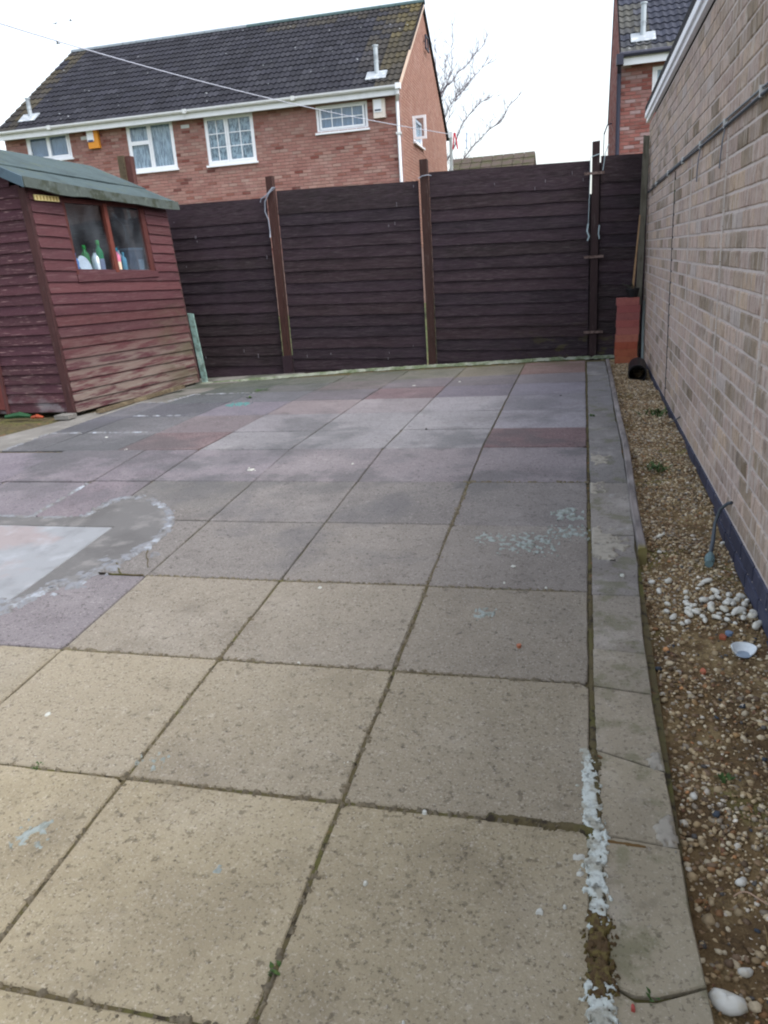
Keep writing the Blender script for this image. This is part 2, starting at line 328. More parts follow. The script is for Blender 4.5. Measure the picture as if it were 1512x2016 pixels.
# patio: the bed that shows in the joints, and every slab on it
bed = MB(); xs = [-6.6, -5, -4, -3, -2, -1, -.3, .045]; ys = [-1.6, 0, 1.5, 3, 4.5, 5.5, 6.5, 7.2, 7.8, 8.45]
for xa, xb in zip(xs, xs[1:]):
    for ya, yb in zip(ys, ys[1:]):
        bed.hexa([(xa, ya, -.4 + min(0, zg(xa, ya))), (xb, ya, -.4 + min(0, zg(xb, ya))), (xb, yb, -.4 + min(0, zg(xb, yb))), (xa, yb, -.4 + min(0, zg(xa, yb))),
                  (xa, ya, zg(xa, ya) - .011), (xb, ya, zg(xb, ya) - .011), (xb, yb, zg(xb, yb) - .011), (xa, yb, zg(xa, yb) - .011)])
patio = bed.build('patio', joint_m, kind='structure')

def wob_poly(pts, step=.11, a=.0022, rr=rnd):
    out = []
    for i in range(len(pts)):
        p, q = Vector(pts[i]), Vector(pts[(i + 1) % len(pts)]); n = max(1, int((q - p).length / step))
        for k in range(n):
            t = k / n; w = p.lerp(q, t); out.append((w.x + rr.uniform(-a, a), w.y + rr.uniform(-a, a)))
    return out
def slab(x0, x1, y0, y1, c, gap=.0055, name='paving_slab', material=None, poly=None, dz=None, parent=None, lift=0):
    if poly is None:
        poly = [(x0 + gap, y0 + gap), (x1 - gap, y0 + gap), (x1 - gap, y1 - gap), (x0 + gap, y1 - gap)]
    if len(poly) == 4 and material is None:      # worn and chipped corners
        q4 = []
        for k in range(4):
            a, cc_, e = Vector(poly[k - 1]), Vector(poly[k]), Vector(poly[(k + 1) % 4])
            d1 = rnd.uniform(.006, .022) if rnd.random() < .35 else .003; d2 = d1 * rnd.uniform(.6, 1.5)
            q4 += [tuple(cc_ + (a - cc_).normalized() * d1), tuple(cc_ + (e - cc_).normalized() * d2)]
        poly = q4
    pw = wob_poly(poly); b = MB(); cx = sum(p[0] for p in poly) / len(poly); cy = sum(p[1] for p in poly) / len(poly)
    tx, ty = rnd.uniform(-.0035, .0035), rnd.uniform(-.0035, .0035); d = rnd.uniform(-.0018, .0018) if dz is None else dz
    b.prism(pw, -.05, 0, .0035, lambda x, y: zg(x, y) + lift + d + tx * (x - cx) + ty * (y - cy))
    return b.build(name, material or slab_m, parent or patio, color=c, at=(cx, cy, zg(cx, cy)))
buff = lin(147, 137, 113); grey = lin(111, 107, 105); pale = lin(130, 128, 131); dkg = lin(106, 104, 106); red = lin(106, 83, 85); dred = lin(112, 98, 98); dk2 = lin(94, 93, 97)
cx_ = [.035, -.575, -1.19, -1.805, -2.445]; ry = [4.5, 3.895, 3.315, 2.705, 2.115, 1.525, .93, .33, -.27, -.87, -1.47]
for j in range(10):
    y1, y0 = ry[j], ry[j + 1]
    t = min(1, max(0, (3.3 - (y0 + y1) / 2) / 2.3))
    for i in range(4):
        x1, x0 = cx_[i], cx_[i + 1]
        base = mixc(grey, buff, t)  # farther rows painted darker and greyer to offset the brighter light there
        if j == 0: base = mixc(lin(118, 112, 116), base, .15)
        if (j, i) == (2, 2): base = mixc(base, dkg, .25)
        if i == 3: base = mixc(base, lin(120, 114, 122), .4 if j < 4 else .0)
        if (j, i) == (3, 3): base = lin(112, 107, 110)
        if (j, i) in ((1, 3), (2, 3)): base = lin(114, 110, 107)
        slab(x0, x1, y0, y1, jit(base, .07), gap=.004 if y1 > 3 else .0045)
    if y1 < 2.2:
        slab(-3.05, -2.445, y0, y1, jit(buff, .05)); slab(-3.66, -3.05, y0, y1, jit(buff, .05))
# left-hand part between the shed and the pale square
for (x0, x1, y0, y1, c) in [(-2.845, -2.445, 3.895, 4.5, lin(104, 98, 104)), (-3.47, -2.845, 3.88, 4.5, lin(110, 104, 110)), (-4.09, -3.47, 3.87, 4.47, lin(108, 102, 110)), (-4.7, -4.09, 3.87, 4.47, dkg), (-5.3, -4.7, 3.87, 4.47, dkg),
                            (-2.845, -2.445, 3.32, 3.885, lin(108, 100, 106)), (-3.455, -2.845, 3.32, 3.87, lin(112, 106, 112)), (-4.07, -3.455, 3.32, 3.86, lin(104, 100, 108)), (-4.68, -4.07, 3.32, 3.86, dkg), (-5.3, -4.68, 3.32, 3.86, dkg)]:
    slab(x0, x1, y0, y1, jit(c, .04))
# level part towards the fence
fr = [4.5, 5.03, 5.65, 6.27, 6.86, 7.42, 8.1]
fc = [.035, -.575, -1.19, -1.805, -2.445, -3.06, -3.7]
FC = {(0, 0): red, (0, 1): pale, (0, 2): pale, (0, 3): lin(127, 125, 128), (0, 4): lin(106, 87, 89), (0, 5): dk2,
      (1, 0): lin(134, 131, 137), (1, 1): pale, (1, 2): pale, (1, 3): lin(126, 123, 127), (1, 4): lin(108, 98, 101), (1, 5): dk2,
      (2, 0): lin(126, 123, 130), (2, 1): lin(134, 131, 135), (2, 2): lin(128, 122, 125), (2, 3): lin(120, 110, 112), (2, 4): lin(104, 98, 108), (2, 5): lin(78, 78, 86),
      (3, 0): lin(122, 118, 128), (3, 1): lin(104, 98, 108), (3, 2): lin(108, 88, 92), (3, 3): lin(98, 92, 98), (3, 4): lin(92, 92, 98), (3, 5): lin(74, 78, 82),
      (4, 0): lin(118, 112, 116), (4, 1): lin(102, 96, 100), (4, 2): lin(100, 92, 98), (4, 3): lin(96, 88, 88), (4, 4): lin(86, 86, 86), (4, 5): lin(74, 80, 76),
      (5, 0): lin(122, 98, 92), (5, 1): lin(112, 106, 92), (5, 2): lin(100, 98, 88), (5, 3): lin(92, 90, 84), (5, 4): lin(84, 86, 78), (5, 5): lin(76, 82, 72)}
for r_ in range(6):
    for i in range(6):
        x1, x0 = fc[i], fc[i + 1]; y0, y1 = fr[r_], fr[r_ + 1]
        if r_ == 5: y1 = 8.18 if i == 0 else (8.14 if i < 4 else 8.0)
        slab(x0, x1, y0, y1, jit(mixc(FC[(r_, i)], (.10, .105, .115), .2), .05), gap=.005)
slab(-4.0, -3.7, 4.5, 5.06, jit(dk2, .03)); slab(-4.0, -3.7, 5.06, 5.7, jit(lin(84, 84, 92), .03)); slab(-4.0, -3.7, 5.7, 6.36, jit(lin(92, 92, 98), .03))
b = MB(); b.prism(wob_poly([(-6.6, 4.5), (-4.008, 4.5), (-4.008, 6.36), (-3.71, 6.37), (-3.71, 8.02), (-3.1, 8.1), (-3.1, 8.42), (-6.6, 8.42)], .25, .004), -.05, 0, .004, zg)
b.build('concrete_base', conc_m, patio)
# the pale square, the strip of fresh concrete beside it and the rounded patch
slab(-3.1, -2.275, 2.42, 3.2, lin(200, 200, 200), name='whitened_slab', material=white_m, dz=.004)
slab(-3.1, -2.275, 1.62, 2.412, lin(200, 200, 200), name='whitened_slab', material=white_m, dz=.004)
slab(-4.0, -3.11, 2.1, 3.2, lin(200, 200, 200), name='whitened_slab', material=white_m, dz=.004)
arc = [(-2.27, 2.40), (-2.17, 2.55), (-2.08, 2.69), (-2.03, 2.80), (-1.985, 2.92), (-1.965, 3.05), (-1.97, 3.16), (-2.0, 3.27), (-2.07, 3.39), (-2.17, 3.49), (-2.28, 3.57), (-2.39, 3.615), (-2.47, 3.61), (-2.51, 3.52), (-2.53, 3.34), (-2.7, 3.32), (-4.0, 3.30), (-4.0, 3.205), (-2.27, 3.205)]
slab(0, 0, 0, 0, grey, poly=arc, name='concrete_patch', material=patch_m, dz=.004)
slab(-2.44, -1.812, 1.53, 2.11, lin(96, 88, 80), material=conc_m, name='rough_concrete', dz=-.006)
# white mortar lines in the joints, left side and at the foot of the fence
from mathutils import noise as mnoise
def field(name, fn, x0, x1, y0, y1, res, h, material, parent=None, z=.0042, ox=0, top=.5):
    """a thin crust with ragged edges: grid cells kept where fn > 0"""
    nx = int((x1 - x0) / res) + 2; ny = int((y1 - y0) / res) + 2; val = {}
    b = MB(); idx = {}
    for i in range(nx):
        for j in range(ny): val[i, j] = fn(x0 + i * res, y0 + j * res)
    def vid(i, j):
        if (i, j) not in idx:
            x, y = x0 + i * res, y0 + j * res; v = val[i, j]
            zz = zg(x, y) + (z + h * min(1, v / top) if v > 0 else -.004)
            idx[i, j] = len(b.v); b.v.append((x, y, zz))
        return idx[i, j]
    for i in range(nx - 1):
        for j in range(ny - 1):
            if max(val[i, j], val[i + 1, j], val[i + 1, j + 1], val[i, j + 1]) > 0:
                b.f.append((vid(i, j), vid(i + 1, j), vid(i + 1, j + 1), vid(i, j + 1))); b.m.append(0); b.c.append((.5, .5, .5, 1))
    if not b.f: return None
    return b.build(name, material, parent, smooth=True, kind='stuff')
def nz3(x, y, fr, sd): return mnoise.fractal(Vector((x * fr, y * fr, sd * 7.31)), .8, 2.0, 4)
def crust(name, pts, w, hgt, material, parent=None, per=40, spread=1.0, z=.0042, seed=1, res=.006, amp=.9, bias=0, fr=38):
    parent = parent or patio
    for p, q in [(pts[k], pts[k + 1]) for k in range(len(pts) - 1)]:
        P, Q = Vector(p), Vector(q); d = Q - P; L2 = d.length_squared
        def fn(x, y):
            v = Vector((x, y)) - P; t = min(1, max(0, v.dot(d) / L2)); dist = (v - d * t).length
            if dist > w * 2.2: return -1
            return 1 - dist / w + amp * nz3(x, y, fr, seed) + bias
        m = w * 2
        field(name, fn, min(P.x, Q.x) - m, max(P.x, Q.x) + m, min(P.y, Q.y) - m, max(P.y, Q.y) + m, res, hgt, material, parent, z)
arc_m = mat('arc mortar', lin(118, 121, 127), layers=[('noise', lin(104, 102, 100), 22, .42, .6, .8), ('noise', lin(160, 168, 178), 9, .55, .68, .7)], bump=('noise', 50, .004))
crust('mortar_crust', arc[:15], .020, .0012, arc_m, seed=61, res=.0045, amp=1.5, fr=30, z=.0062)
crust('mortar_crust', arc[:5], .07, .0006, arc_m, seed=62, res=.008, amp=1.6, fr=14, z=.0062, bias=-.5)
crust('joint_mortar', [(-3.98, 4.47), (-4.0, 4.78), (-4.003, 5.05), (-3.74, 5.06)], .012, .002, arc_m, per=45, seed=2, res=.01, amp=1.9, fr=14, bias=-.35)
crust('joint_mortar', [(-3.98, 6.36), (-3.73, 6.35), (-3.71, 6.87), (-3.06, 6.86)], .012, .002, arc_m, per=45, seed=3, res=.01, amp=1.9, fr=14, bias=-.35)
crust('joint_mortar', [(-3.66, 5.70), (-3.2, 5.69)], .01, .002, arc_m, per=40, seed=4, res=.01, amp=1.9, fr=14, bias=-.35)
crust('joint_mortar', [(-3.66, 5.07), (-3.15, 5.06)], .009, .002, arc_m, per=20, seed=5, res=.01, amp=1.9, fr=14, bias=-.35)
crust('joint_mortar', [(-2.855, 3.34), (-2.85, 3.84)], .010, .002, arc_m, per=30, seed=6, res=.007, amp=2.0, fr=18, bias=-.35)
crust('joint_mortar', [(-3.4, 3.318), (-2.6, 3.318)], .014, .003, arc_m, per=40, seed=7, res=.007, amp=2.0, fr=18, bias=-.35)
crust('joint_mortar', [(-2.27, 2.34), (-2.2, 2.52)], .03, .004, arc_m, per=60, seed=8)
crust('mortar_fillet', [(-4.1, 7.86), (-3.6, 8.03), (-3.1, 8.16), (-2.45, 8.3), (-1.7, 8.33), (-.6, 8.36), (.1, 8.4), (.3, 8.42)], .045, .02, mat('mossy fillet', lin(128, 134, 122), layers=[('noise', lin(76, 90, 60), 6, .42, .6, .8)], bump=('noise', 40, .01)), seed=9, res=.012, fr=14, z=0)
crust('white_mortar_seam', [(.026, 1.80), (.03, 1.7)], 0.0114, .0010, mortar_w, seed=10, res=.0022, fr=70, amp=1.0, z=.0034, bias=.02)
crust('white_mortar_seam', [(.03, 1.7), (.036, 1.55), (.05, 1.5), (.045, 1.42)], 0.0181, .0010, mortar_w, seed=11, res=.0022, fr=70, amp=1.0, z=.0034, bias=.02)
crust('white_mortar_seam', [(.045, 1.42), (.046, 1.36), (.05, 1.27)], 0.0171, .0010, mortar_w, seed=12, res=.0022, fr=70, amp=1.0, z=.0034, bias=.02)
crust('white_mortar_seam', [(.047, 1.13), (.052, 1.0), (.055, .8), (.05, .5)], 0.0228, .0010, mortar_w, seed=13, res=.0022, fr=70, amp=1.0, z=.0034, bias=.02)
crust('moss_tuft', [(.048, 1.27), (.05, 1.13)], .021, .004, mat('brown moss', lin(78, 62, 40), layers=[('noise', lin(98, 88, 48), 60, .45, .6, .8)], bump=('noise', 90, .01)), seed=14, res=.0022, fr=90, amp=1.1)
crust('joint_grit', [(.043, 1.80), (.05, 1.1)], .012, .0015, joint_m, z=.001, seed=18, res=.003, amp=1.0, fr=60)
crust('joint_moss', [(.041, 3.6), (.041, 2.4), (.043, 1.82)], .006, .003, joint_m, z=-.004, seed=15, res=.005)
crust('joint_moss', [(.03, 1.527), (-.2, 1.53)], .012, .005, joint_m, z=0, seed=16, res=.004)
crust('joint_moss', [(.07, 1.495), (.15, 1.49)], .0035, .002, mat('ochre moss', lin(96, 74, 42)), z=.001, seed=17, res=.003)
for n_, (p, q) in enumerate([((-.575, 3.9), (-.575, .4)), ((-1.19, 2.4), (-1.19, .7)), ((-2.4, 1.525), (.02, 1.525)), ((-1.8, .93), (.02, .93)), ((-1.8, 2.115), (0, 2.115)), ((-1.8, 2.705), (0, 2.705)), ((-.6, 3.9), (.03, 3.9))]):
    crust('joint_moss', [p, q], .0056, .003, joint_m, seed=30 + n_, z=-.0055, res=.004, amp=.8, fr=45)
    crust('joint_dirt', [p, q], .011, .0003, dirt_m, seed=50 + n_, z=.0034, res=.003, amp=2.2, fr=60, bias=-1.25)
def blots(name, spots, material, seed, h=.0012):
    for k, (x, y, r, n) in enumerate(spots):
        if n == 1: r = r * .75; fn = lambda a, c: 1 - math.hypot(a - x, c - y) / r + .5 * nz3(a, c, 60, seed + k); res = r / 4; m = r * 1.6
        else: fn = lambda a, c: (.72 - math.hypot((a - x) / 1.35, c - y) / r) * .9 + 2.0 * nz3(a, c, 42, seed + k) - .26; res = .0045; m = r * 1.5
        field(name, fn, x - m, x + m, y - m, y + m, res, h, material, patio, .0038)
blots('lichen', [(-.21, 3.12, .085, 70), (-.38, 3.16, .045, 22), (-.06, 3.46, .05, 18), (-.05, 3.24, .06, 34), (-1.15, 1.6, .03, 12), (-1.31, 1.3, .035, 20), (-.8, 1.27, .012, 5), (-.32, 2.5, .03, 5)], lichen_m, 3)
blots('droppings', [(-.45, 1.29, .007, 1), (-.07, 1.28, .009, 1), (-.02, 1.30, .005, 1), (-.25, 2.9, .012, 2), (-.28, 2.75, .008, 1), (-.12, 2.72, .008, 1), (-.36, 1.52, .007, 1), (.01, 1.44, .01, 3), (.012, 1.39, .006, 2), (-1.0, 2.65, .01, 1), (-.9, 2.12, .006, 1), (-.6, 1.67, .006, 2), (-.1, 2.85, .008, 2), (.16, 2.85, .01, 1), (-1.6, 1.75, .01, 1), (-3.4, 4.9, .014, 1), (-3.0, 4.52, .012, 2), (-4.0, 4.44, .012, 1), (-.3, 1.0, .005, 1), (-1.3, 4.2, .012, 2), (-1.9, 4.1, .02, 3), (-1.5, 6.95, .02, 1), (-1.1, 7.1, .015, 1)], mat('white dropping', lin(176, 178, 172)), 4)
blots('dark_stain', [(-.16, 6.2, .012, 1), (-1.02, 5.04, .01, 1), (-2.05, 3.0, .018, 1)], mat('dark spot', lin(48, 44, 44)), 5)
blots('teal_stain', [(-2.9, 6.15, .07, 14)], mat('teal mark', lin(78, 116, 116)), 6)
# cracks in slabs: thin dark lines
def crack(pts, w=.003):
    b = MB()
    pp = []
    for p, q in zip(pts, pts[1:]):
        for k in range(6): pp.append(Vector(p).lerp(Vector(q), k / 6) + Vector((rnd.uniform(-.006, .006), rnd.uniform(-.006, .006))))
    pp.append(Vector(pts[-1]))
    for p, q in zip(pp, pp[1:]):
        d = (q - p).normalized(); n = Vector((-d.y, d.x)) * w
        b.prism([(p.x - n.x, p.y - n.y), (q.x - n.x, q.y - n.y), (q.x + n.x, q.y + n.y), (p.x + n.x, p.y + n.y)], -.003, .0032, 0, zg)
    b.build('crack', joint_m, patio)
crack([(-2.03, 2.82), (-1.93, 2.71)], .0018); crack([(-1.96, 2.98), (-1.84, 2.78)], .0014); crack([(-2.1, 2.705), (-1.82, 2.705)], .002)
# flat concrete edging on the right of the slabs
sbed = MB(); yy = [-1.6, 1, 3, 4.5, 6, 8.3]
for ya, yb in zip(yy, yy[1:]):
    sbed.hexa([(.0455, ya, zg(0, ya) - .3), (.232, ya, zg(0, ya) - .3), (.232, yb, zg(0, yb) - .3), (.0455, yb, zg(0, yb) - .3), (.0455, ya, zg(0, ya) - .012), (.232, ya, zg(0, ya) - .012), (.232, yb, zg(0, yb) - .012), (.0455, yb, zg(0, yb) - .012)])
strip = sbed.build('path_edging', joint_m, kind='structure')
J = [(8.12, 8.12), (6.98, 6.98), (5.75, 5.75), (4.49, 4.49), (3.89, 3.89), (3.24, 3.24), (2.69, 2.69), (2.315, 2.30), (2.11, 2.085), (1.815, 1.755), (1.515, 1.50), (1.14, 1.168), (.55, .55), (-.1, -.1), (-.8, -.8)]
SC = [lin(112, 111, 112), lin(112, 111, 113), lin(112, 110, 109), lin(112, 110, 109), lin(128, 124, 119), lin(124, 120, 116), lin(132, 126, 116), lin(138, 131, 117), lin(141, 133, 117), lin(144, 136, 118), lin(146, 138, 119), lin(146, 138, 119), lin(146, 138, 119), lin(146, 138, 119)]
def lx(y): return .047 + (.0 if y > 1.9 else min(.02, (1.9 - y) * .03))
def rx(y): return .226 + .018 * math.sin(y * 2.1) * (1 if y < 3 else .2)
for k in range(len(J) - 1):
    (al, ar), (bl, br) = J[k + 1], J[k]; g_ = .003
    pts = [(lx(al), al + g_)]
    if k == 10: pts += [(.11, al + .0 - .012), (.15, al - .006)]
    if k == 11: pass
    pts += [(rx(ar), ar + g_)]
    nseg = max(1, int((br - ar) / .12))
    for i in range(1, nseg): y = ar + (br - ar) * i / nseg; pts.append((rx(y) + rnd.uniform(-.006, .004), y))
    pts += [(rx(br), br - g_)]
    if k == 11: pts += [(.15, bl - .012 - g_), (.11, bl - .018 - g_)]
    pts += [(lx(bl), bl - g_)]
    slab(0, 0, 0, 0, jit(SC[k], .03), poly=pts, name='edging_block', material=strip_m, parent=strip, lift=-.001)
worn_m = mat('worn concrete', lin(146, 142, 132), layers=[('noise', 'dark', 30, .45, .65, .5)])
for k_, (x, y, r) in enumerate([(.085, 4.28, .05), (.07, 3.82, .04), (.205, 1.54, .024), (.20, 1.8, .02), (.075, 3.2, .05), (.12, 3.1, .05)]):
    def wf(a, c): return -1 if (a < .05 or a > rx(c) - .003) else (1 - math.hypot((a - x), (c - y) / 1.6) / r + 1.3 * nz3(a, c, 22, 90 + k_))
    field('worn_patch', wf, x - 1.6 * r, x + 1.6 * r, y - 2.4 * r, y + 2.4 * r, .005, .0005, worn_m, strip, .0034)

# gravel bed along the garage
def zb(x, y): return zg(0, y) - .045 + .012 * math.sin(x * 13 + y * 5) + .010 * math.sin(y * 11.3 + x * 7)
b = MB(); nx, ny = 9, 90; X = np.linspace(.215, .602, nx); Y = np.linspace(-1.5, 8.46, ny)
b.mesh([(x, y, zb(x, y)) for y in Y for x in X], [(j * nx + i, j * nx + i + 1, (j + 1) * nx + i + 1, (j + 1) * nx + i) for j in range(ny - 1) for i in range(nx - 1)])
gb = b.build('gravel_bed', soil_m, kind='structure', smooth=True)
phi = (1 + 5 ** .5) / 2
ICO = np.array([(-1, phi, 0), (1, phi, 0), (-1, -phi, 0), (1, -phi, 0), (0, -1, phi), (0, 1, phi), (0, -1, -phi), (0, 1, -phi), (phi, 0, -1), (phi, 0, 1), (-phi, 0, -1), (-phi, 0, 1)]) / math.sqrt(1 + phi * phi)
ICF = np.array([(0, 11, 5), (0, 5, 1), (0, 1, 7), (0, 7, 10), (0, 10, 11), (1, 5, 9), (5, 11, 4), (11, 10, 2), (10, 7, 6), (7, 1, 8), (3, 9, 4), (3, 4, 2), (3, 2, 6), (3, 6, 8), (3, 8, 9), (4, 9, 5), (2, 4, 11), (6, 2, 10), (8, 6, 7), (9, 8, 1)])
def scatter(name, n, seed, dens, pal, wts, smin, smax, parent=None, xr=(.24, .595), yr=(.55, 8.4)):
    rg = np.random.default_rng(seed); V = []; Cc = []
    pal = np.array(pal)
    cnt = 0
    while cnt < n:
        y = rg.uniform(*yr); x = rg.uniform(*xr)
        if rg.random() > dens(x, y): continue
        r = smin + (smax - smin) * rg.random() ** 2.6
        v = ICO * (r * rg.uniform(.6, 1.3, 3) * np.array([1, 1, .65])) * rg.uniform(.68, 1.2, (12, 1))
        a = rg.uniform(0, 6.28); c, s = math.cos(a), math.sin(a); t = rg.uniform(-.5, .5)
        Rm = np.array([[c, -s, 0], [s, c, 0], [0, 0, 1]]) @ np.array([[1, 0, 0], [0, math.cos(t), -math.sin(t)], [0, math.sin(t), math.cos(t)]])
        v = v @ Rm.T + np.array([x, y, zb(x, y) + r * rg.uniform(-.15, .4)])
        V.append(v); Cc.append(np.append(pal[rg.choice(len(pal), p=wts)] * rg.uniform(.75, 1.2), 1)); cnt += 1
    V = np.concatenate(V); F = (ICF[None] + (np.arange(n) * 12)[:, None, None]).reshape(-1, 3)
    m = bpy.data.meshes.new(name); m.vertices.add(len(V)); m.vertices.foreach_set('co', V.astype(np.float32).ravel())
    m.loops.add(len(F) * 3); m.loops.foreach_set('vertex_index', F.astype(np.int32).ravel())
    m.polygons.add(len(F)); m.polygons.foreach_set('loop_start', np.arange(0, len(F) * 3, 3, dtype=np.int32))
    m.update(calc_edges=True)
    at = m.attributes.new('col', 'FLOAT_COLOR', 'POINT'); at.data.foreach_set('color', np.repeat(np.clip(np.array(Cc), 0, 1), 12, axis=0).astype(np.float32).ravel())
    m.materials.append(stone_m)
    o = bpy.data.objects.new(name, m); COL.objects.link(o); o['kind'] = 'stuff'; o.parent = parent; return o
PAL = [lin(*c)[:3] for c in [(152, 132, 100), (176, 158, 126), (132, 110, 84), (192, 180, 154), (142, 132, 116), (98, 82, 64), (188, 180, 166), (146, 110, 76), (92, 90, 88), (116, 86, 66)]]
W8 = np.array([.2, .19, .17, .1, .12, .08, .04, .05, .025, .025]); W8 = W8 / W8.sum()
def dens_far(x, y):
    if y > 2.55: return 1
    return .48 + .35 * (math.sin(y * 7 + x * 9) > .2) * (y < 2.2)
scatter('gravel', 30000, 3, dens_far, PAL, W8, .0034, .0105)
PAL2 = [lin(*c)[:3] for c in [(168, 150, 118), (190, 176, 148), (120, 100, 80), (206, 200, 186), (58, 66, 76), (150, 122, 84), (190, 140, 96)]]
W7 = np.array([.3, .2, .17, .09, .09, .1, .05]); W7 = W7 / W7.sum()
scatter('coarse_gravel', 640, 5, lambda x, y: 1 if y < 1.5 else .45, PAL2, W7, .006, .015, yr=(.6, 2.5))
scatter('coarse_gravel', 420, 6, lambda x, y: 1, PAL2[:4], [.35, .3, .25, .1], .007, .013, yr=(2.5, 8.2))
# straw bits
b = MB(); rr = random.Random(9)
for k in range(60):
    x, y = rr.uniform(.25, .58), rr.uniform(1.0, 3.0); a_ = rr.uniform(0, 3.14); l = rr.uniform(.008, .028); z = zb(x, y) + .011
    d = Vector((math.cos(a_), math.sin(a_), 0)) * l
    b.tube([Vector((x, y, z)) - d, Vector((x + rr.uniform(-.004, .004), y, z + .004)), Vector((x, y, z)) + d], .0011, 4)
b.build('dry_stalks', mat('straw', lin(140, 120, 84)), kind='stuff')

# white pebbles, each a thing
def pebble_mesh(seed, n=10, flat=.6):
    rg = random.Random(seed); v = []; f = []; R6 = 7
    ph = [rg.uniform(0, 6.28) for _ in range(4)]
    for i in range(R6 + 1):
        la = -math.pi / 2 + math.pi * i / R6
        for k in range(n):
            lo = 2 * math.pi * k / n; w = 1 + .13 * math.sin(2 * lo + ph[0]) * math.cos(la) + .09 * math.sin(3 * lo + ph[1]) + .08 * math.sin(2 * la + ph[2])
            v.append((math.cos(la) * math.cos(lo) * w, math.cos(la) * math.sin(lo) * w * .78, math.sin(la) * flat * w))
    for i in range(R6):
        for k in range(n): j = (k + 1) % n; f.append((i * n + k, i * n + j, (i + 1) * n + j, (i + 1) * n + k))
    m = bpy.data.meshes.new('pebble'); m.from_pydata(v, [], f); m.materials.append(pebble_m); m.polygons.foreach_set('use_smooth', [True] * len(f)); return m
PM = [pebble_mesh(s) for s in range(6)]
PEB = [(0.271, 2.889, 1.0), (0.334, 2.894, 1.25), (0.319, 3.131, .8), (0.292, 2.808, 1.1), (0.471, 2.893, 1.3), (0.384, 2.792, 1.0), (0.43, 2.824, .8), (0.487, 2.80, 1.2), (0.487, 2.744, .9), (0.465, 2.735, 1), (0.53, 2.777, 1.1), (0.519, 2.719, 1), (0.571, 2.784, 1.1), (0.313, 2.704, 1.0), (0.305, 2.655, .9), (0.325, 2.622, 1), (0.378, 2.636, 1.1), (0.368, 2.59, .9), (0.41, 2.655, .9), (0.453, 2.652, 1.2), (0.493, 2.644, 1), (0.464, 2.602, .9), (0.539, 2.634, 1.6), (0.568, 2.698, 1.1), (0.575, 2.60, 1.4), (0.578, 2.535, 1.3), (0.509, 2.692, 1.1), (0.446, 2.862, .7), (0.440, 2.72, 1.1), (0.35, 2.582, .8), (0.515, 2.559, .6), (0.586, 3.289, .7), (0.33, 3.263, 0.8), (0.350, 3.30, .6), (0.404, 2.69, .8), (0.425, 2.59, .8), (.55, 2.74, 1.0), (.586, 2.745, .9), (.545, 2.585, .9), (.49, 2.78, .6)]
r9 = random.Random(12)
for k in range(26): PEB.append((r9.uniform(.37, .59), min(2.9, max(2.5, r9.gauss(2.68, .07))), r9.uniform(.55, 1.0)))
for i, (x, y, s) in enumerate(PEB):
    r = .0142 * s * rnd.uniform(.85, 1.1)
    o = inst('pebble', PM[i % 6], None, (x, y, zb(x, y) + r * .42 + .005), (rnd.uniform(-.3, .3), rnd.uniform(-.3, .3), rnd.uniform(0, 6)), None, (r * rnd.uniform(1, 1.35), r, r))
    tag(o, 'smooth white pebble among the white pebbles scattered over the gravel by the garage wall', 'pebble', 'white pebbles scattered on the gravel')
for (x, y, z, r, lab) in [(.275, 1.165, 0, .030, 'large cream stone at the bottom edge of the picture beside the concrete edging'),
                          (.283, 1.715, 0, .0125, 'small pale pointed stone alone on bare soil beside the edging, below the green sprout'),
                          (.325, 1.26, 0, .014, 'round greyish white stone just above the large cream stone'),
                          (.352, 1.47, 0, .014, 'cream oblong stone beside the curled dry root'),
                          (.262, 3.19, .0, .012, 'white angular chip beside the cut end of the timber edging board')]:
    o = inst('stone', PM[rnd.randrange(6)], None, (x, y, zb(x, y) + r * .45), (rnd.uniform(-.2, .2), .1, rnd.uniform(0, 6)), None, (r, r, r)); tag(o, lab, 'stone')
# broken crockery, half sunk
t = thing('crockery_shard', 'broken white bowl piece with blue grey inside lying on the gravel below the pebbles', 'broken bowl', (.515, 2.40, zb(.515, 2.4)))
v = []; f = []; n = 12
for i in range(5):
    rr_ = .036 * math.sin(.35 + i * .28); zz = .03 * (1 - math.cos(.3 + i * .33))
    for k in range(n):
        a_ = -.5 + 3.9 * k / (n - 1); v.append((.515 + rr_ * math.cos(a_) * 1.1, 2.40 + rr_ * math.sin(a_), zb(.515, 2.4) + .006 + zz))
for i in range(4):
    for k in range(n - 1): f.append((i * n + k, i * n + k + 1, (i + 1) * n + k + 1, (i + 1) * n + k))
b = MB(); b.mesh(v, f); o = b.build('shell', pm(214, 222, 226, .25), t, smooth=True); md = o.modifiers.new('thick', 'SOLIDIFY'); md.thickness = .004
b = MB(); b.lathe((.515, 2.40, zb(.515, 2.4) + .008), [(.02, 0), (.026, .004), (.02, .006)], 12); b.build('inside', pm(140, 156, 172, .3), t)
# small loose bits
def chip(x, y, r, c, lab, cat, base=None):
    o = inst('fragment', None, None, (0, 0, 0)); bpy.data.objects.remove(o)
    bb = MB(); z0 = (base if base is not None else zb(x, y)) + .004
    pl = [(x + math.cos(t) * r * rnd.uniform(.6, 1.2), y + math.sin(t) * r * 1.4 * rnd.uniform(.6, 1.2)) for t in np.linspace(0, 6.28, 8)[:-1]]
    bb.prism(pl, z0 - .004, z0 + .007, .002); o = bb.build('brick_fragment', pm(*c), None, at=(x, y, z0)); tag(o, lab, cat)
chip(.382, 2.30, .012, (178, 104, 78), 'small orange brick chip on the bare soil below the white pebbles', 'brick chip')
chip(.468, 2.50, .012, (150, 84, 58), 'rust red brick chip just under the heap of white pebbles', 'brick chip')
chip(.395, 2.69, .012, (186, 120, 80), 'orange stone chip in the middle of the white pebble heap', 'brick chip')
